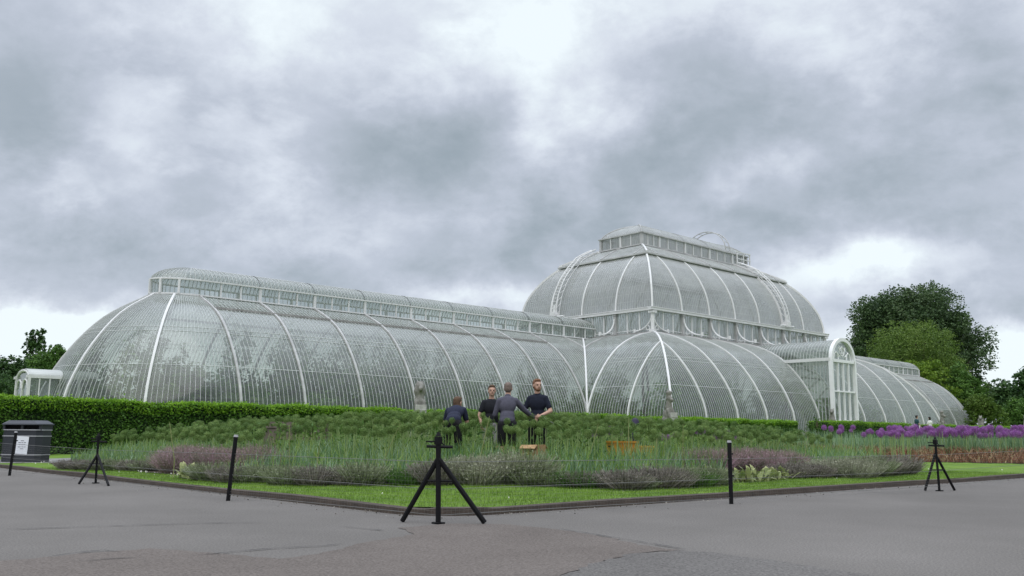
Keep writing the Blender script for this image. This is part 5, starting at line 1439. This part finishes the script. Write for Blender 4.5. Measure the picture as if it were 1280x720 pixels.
def person(label, loc, face, pose, mats, h=1.76, shorts=False, sleeves='short', beard=None, long_hair=False, apron=False, vox=.011, cat='person'):
    """face: direction the figure looks (angle in the scene plane); pose: joint offsets"""
    k = h / 1.76; V_ = Vector
    o = empty('person', loc, face - PI / 2, label, cat); P = lambda *a: V_(a) * k   # local: +y forward, +x the figure's right
    J = dict(pel=P(0, 0, .95), wai=P(0, 0, 1.08), che=P(0, 0, 1.30), nec=P(0, -.01, 1.48), head=P(0, .03, 1.64), sR=P(.160, 0, 1.395), sL=P(-.160, 0, 1.395), eR=P(.225, .02, 1.12), eL=P(-.225, .02, 1.12), wR=P(.25, .16, .90), wL=P(-.25, .16, .90),
             hR=P(.095, 0, .92), hL=P(-.095, 0, .92), kR=P(.11, .03, .50), kL=P(-.11, .03, .50), aR=P(.12, 0, .09), aL=P(-.12, 0, .09))
    for q, v_ in pose.items():
        if q not in ('turn',): J[q] = V_(v_) * k
    turn = pose.get('turn', 0.0); R = Matrix.Rotation(turn, 3, 'Z'); hd = J['head']; nk = J['nec']
    ax = (J['nec'] - J['pel']).normalized(); sx = (J['sR'] - J['sL']).normalized(); sy = ax.cross(sx).normalized(); TR = Matrix((sx, sy, ax)).transposed()
    cp = [(J['pel'], V_((.155, .105, .13)) * k, TR), (J['wai'], V_((.14, .095, .15)) * k, TR), (J['che'], V_((.175, .115, .19)) * k, TR), (J['che'] + ax * .07 * k, V_((.165, .10, .12)) * k, TR), (nk - ax * .05, .06 * k, hd - V_((0, 0, .04)), .055 * k),
          (J['sR'], .055 * k, nk - ax * .06, .055 * k), (J['sL'], .055 * k, nk - ax * .06, .055 * k)]
    for s in 'RL':
        cp += [(J['s' + s], .056 * k, J['e' + s], .041 * k), (J['e' + s], .040 * k, J['w' + s], .027 * k), (J['h' + s], .092 * k, J['k' + s], .058 * k), (J['k' + s], .057 * k, J['k' + s].lerp(J['a' + s], .35), .056 * k), (J['k' + s].lerp(J['a' + s], .35), .056 * k, J['a' + s], .036 * k), (J['a' + s], .04 * k, J['a' + s] + V_((0, .15, -.045)) * k, .034 * k)]
        # hand: palm, four fingers, thumb
        d = (J['w' + s] - J['e' + s]).normalized(); sd = V_((1 if s == 'R' else -1, 0, 0)); sd = (sd - d * sd.dot(d)).normalized(); nn = d.cross(sd); w0 = J['w' + s]; pm = w0 + d * .05 * k
        cp.append((w0, .026 * k, w0 + d * .07 * k, .030 * k)); L_ = (.068, .078, .072, .058)
        for q in range(4):
            b = w0 + d * .085 * k + nn * (.030 - .020 * q) * k; m_ = b + (d * .8 - sd * .45).normalized() * L_[q] * .5 * k; e_ = m_ + (d * .25 - sd * .95).normalized() * L_[q] * .5 * k; cp += [(b, .0095 * k, m_, .009 * k), (m_, .009 * k, e_, .008 * k)]
        b = w0 + d * .03 * k + nn * .026 * k; m_ = b + (d * .7 + nn * .7).normalized() * .035 * k; cp += [(b, .013 * k, m_, .011 * k), (m_, .011 * k, m_ + (d * .9 - sd * .3).normalized() * .03 * k, .009 * k)]
    # head with jaw, nose, ears, brow
    hp = lambda x, y, z: hd + R @ (V_((x, y, z)) * k)
    cp += [(hp(0, -.005, .035), V_((.078, .097, .098)) * k, R), (hp(0, .022, -.035), V_((.060, .072, .070)) * k, R), (hp(0, .06, -.075), V_((.034, .030, .026)) * k, R), (hp(0, .088, .02), .013 * k, hp(0, .108, -.015), .017 * k), (hp(-.03, .085, .035), .016 * k, hp(.03, .085, .035), .016 * k), (hp(.078, -.005, 0), V_((.012, .02, .032)) * k, R), (hp(-.078, -.005, 0), V_((.012, .02, .032)) * k, R), (hp(-.018, .088, -.042), .009 * k, hp(.018, .088, -.042), .009 * k)]
    link('body', body_mesh('body', cp, M_skin, vox, 3), o)
    e = MB()
    for s in (-1, 1): e.ball(hp(.031 * s, .088, .015), .0105 * k, 8, 6)
    e.build('eyes', M_eye, o); e = MB(); e.ball(hp(0, .094, -.042), V_((.022, .007, .006)) * k, 8, 6, R); e.build('mouth', M_lips, o)
    hc = [(hp(0, -.022, .055), V_((.086, .098, .090)) * k, R), (hp(0, -.045, .01), V_((.082, .075, .085)) * k, R), (hp(0, .045, .105), V_((.065, .045, .035)) * k, R)]
    if long_hair: hc += [(hp(0, -.05, -.04), V_((.085, .06, .11)) * k, R), (hp(.05, -.04, -.08), V_((.04, .05, .09)) * k, R), (hp(-.05, -.04, -.08), V_((.04, .05, .09)) * k, R)]
    link('hair', body_mesh('hair', hc, mats['hair'], .012, 2), o)
    if beard: link('beard', body_mesh('beard', [(hp(0, .05, -.075), V_((.055, .045, .035)) * k, R), (hp(.05, .02, -.045), V_((.022, .035, .04)) * k, R), (hp(-.05, .02, -.045), V_((.022, .035, .04)) * k, R)], beard, .012, 2), o)
    g_ = .016 * k; tp = [(J['wai'] - ax * .08, V_((.165, .122, .12)) * k, TR), (J['wai'], V_((.155, .112, .16)) * k, TR), (J['che'], V_((.178, .130, .19)) * k, TR), (J['che'] + ax * .08 * k, V_((.160, .112, .115)) * k, TR), (J['sR'], .064 * k, nk - ax * .055 * k, .062 * k), (J['sL'], .064 * k, nk - ax * .055 * k, .062 * k)]
    for s in 'RL':
        if sleeves == 'short': tp.append((J['s' + s], .064 * k, J['s' + s].lerp(J['e' + s], .68), .058 * k))
        else: tp += [(J['s' + s], .064 * k, J['e' + s], .054 * k), (J['e' + s], .054 * k, J['e' + s].lerp(J['w' + s], .92), .040 * k)]
    link('shirt', body_mesh('shirt', tp, mats['top'], .013, 3), o)
    cl = [(nk - ax * .03, .070 * k, nk - ax * .005, .064 * k)]; link('collar', body_mesh('collar', cl, mats['top'], .012, 2), o)
    bt = [(J['pel'], V_((.168, .122, .135)) * k, TR)]
    for s in 'RL':
        if shorts: bt.append((J['h' + s], .105 * k, J['h' + s].lerp(J['k' + s], .86), .085 * k))
        else: bt += [(J['h' + s], .104 * k, J['k' + s], .074 * k), (J['k' + s], .074 * k, J['a' + s], .060 * k)]
    link('shorts' if shorts else 'trousers', body_mesh('trousers', bt, mats['legs'], .014, 3), o)
    for s in 'RL': a = J['a' + s]; link('boot', body_mesh('boot', [(a + V_((0, 0, .03)), .052 * k, a + V_((0, .02, -.03)), .055 * k), (a + V_((0, 0, -.04)), .048 * k, a + V_((0, .17, -.05)) * 1.0, .042 * k)], M_boot, .014, 2), o)
    if apron: B = MB(); B.box(P(0, .128, .86), V_((.30, .02, .34)) * k, 0, .9); B.build('apron', M_short, o)
    return o


to_cam = lambda p: math.atan2(CS and (CT - p.y), CS - p.x)
p = at(566, 18.2); person('gardener with brown hair in a navy shirt, bending forward with the back to us', p, to_cam(p) + PI - .15, dict(wai=(0, .08, 1.05), che=(0, .26, 1.16), nec=(.01, .40, 1.26), head=(.02, .50, 1.36), sR=(.165, .34, 1.22), sL=(-.155, .32, 1.20), eR=(.23, .42, .96), eL=(-.23, .40, .95), wR=(.18, .62, .86), wL=(-.18, .58, .84), turn=-.5),
                               dict(hair=M_hairb, top=M_navy, legs=M_trb), 1.74, long_hair=True)
p = at(614, 19.3); person('gardener in a black t-shirt and pale shorts, standing face on behind the others', p, to_cam(p) + .2, dict(eR=(.26, .0, 1.14), wR=(.24, .14, .92), eL=(-.25, .03, 1.13), wL=(-.16, .25, 1.0), turn=-.15), dict(hair=M_hairb, top=M_tblack, legs=M_short), 1.74, shorts=True)
p = at(634, 18.0); person('older gardener in a grey violet sweater with the back to us, reaching out one arm', p, to_cam(p) + PI + .1, dict(wai=(0, .02, 1.08), che=(.01, .07, 1.30), nec=(.02, .12, 1.48), head=(.03, .16, 1.62), sR=(.175, .10, 1.385), sL=(-.155, .06, 1.385), eR=(.37, .20, 1.20), wR=(.58, .34, 1.06), eL=(-.235, .10, 1.11), wL=(-.18, .28, .98), turn=-.25), dict(hair=M_hairg, top=M_sweat, legs=M_trb), 1.75, shorts=True, sleeves='long')
p = at(672, 18.8); pr = person('bearded young gardener in a dark polo shirt, looking aside and holding a tool', p, to_cam(p) - .35, dict(eR=(.27, .03, 1.16), wR=(.10, .30, 1.08), eL=(-.27, .0, 1.15), wL=(-.16, .28, 1.05), nec=(0, .01, 1.49), turn=.75), dict(hair=M_hairr, top=M_polo, legs=M_trb), 1.84, beard=M_hairr)
# the tool he holds: a pair of long handled shears
q = p + (CAM - p).normalized() * .34; q.z = p.z + 1.10; o = empty('long_handled_shears', q, 0, 'black long handled shears held by the bearded gardener', 'tool'); M_tool = mat('black_rubber', (.02, .02, .022), .6, .1, 9)
for s in (-1, 1): B = MB(); B.tube([RGT * -.10 * 1 + Vector((0, 0, .02 * s)), RGT * .14 + Vector((0, 0, -.05 + .05 * s))], .016, 7); B.build('handle', M_tool, o)
B = MB(); B.tube([RGT * .12 + Vector((0, 0, -.04)), RGT * .33 + Vector((0, 0, -.16)) - FWD * .05], [.014, .006], 6); B.build('blade', mat('steel_blade', (.25, .25, .26), .35, .1, 9, metal=.8), o)
p = at(1147, 71); person('far visitor with black hair and a teal top, behind the hedge by the far wing', p, to_cam(p) + 2.2, {}, dict(hair=M_hairk, top=M_teal, legs=M_trb), 1.78, vox=.022)
p = at(1163.5, 69); person('far visitor with black hair and a white top, next to the purple alliums', p, to_cam(p) - 2.4, {}, dict(hair=M_hairk, top=M_whitet, legs=M_short), 1.62, long_hair=True, vox=.022)
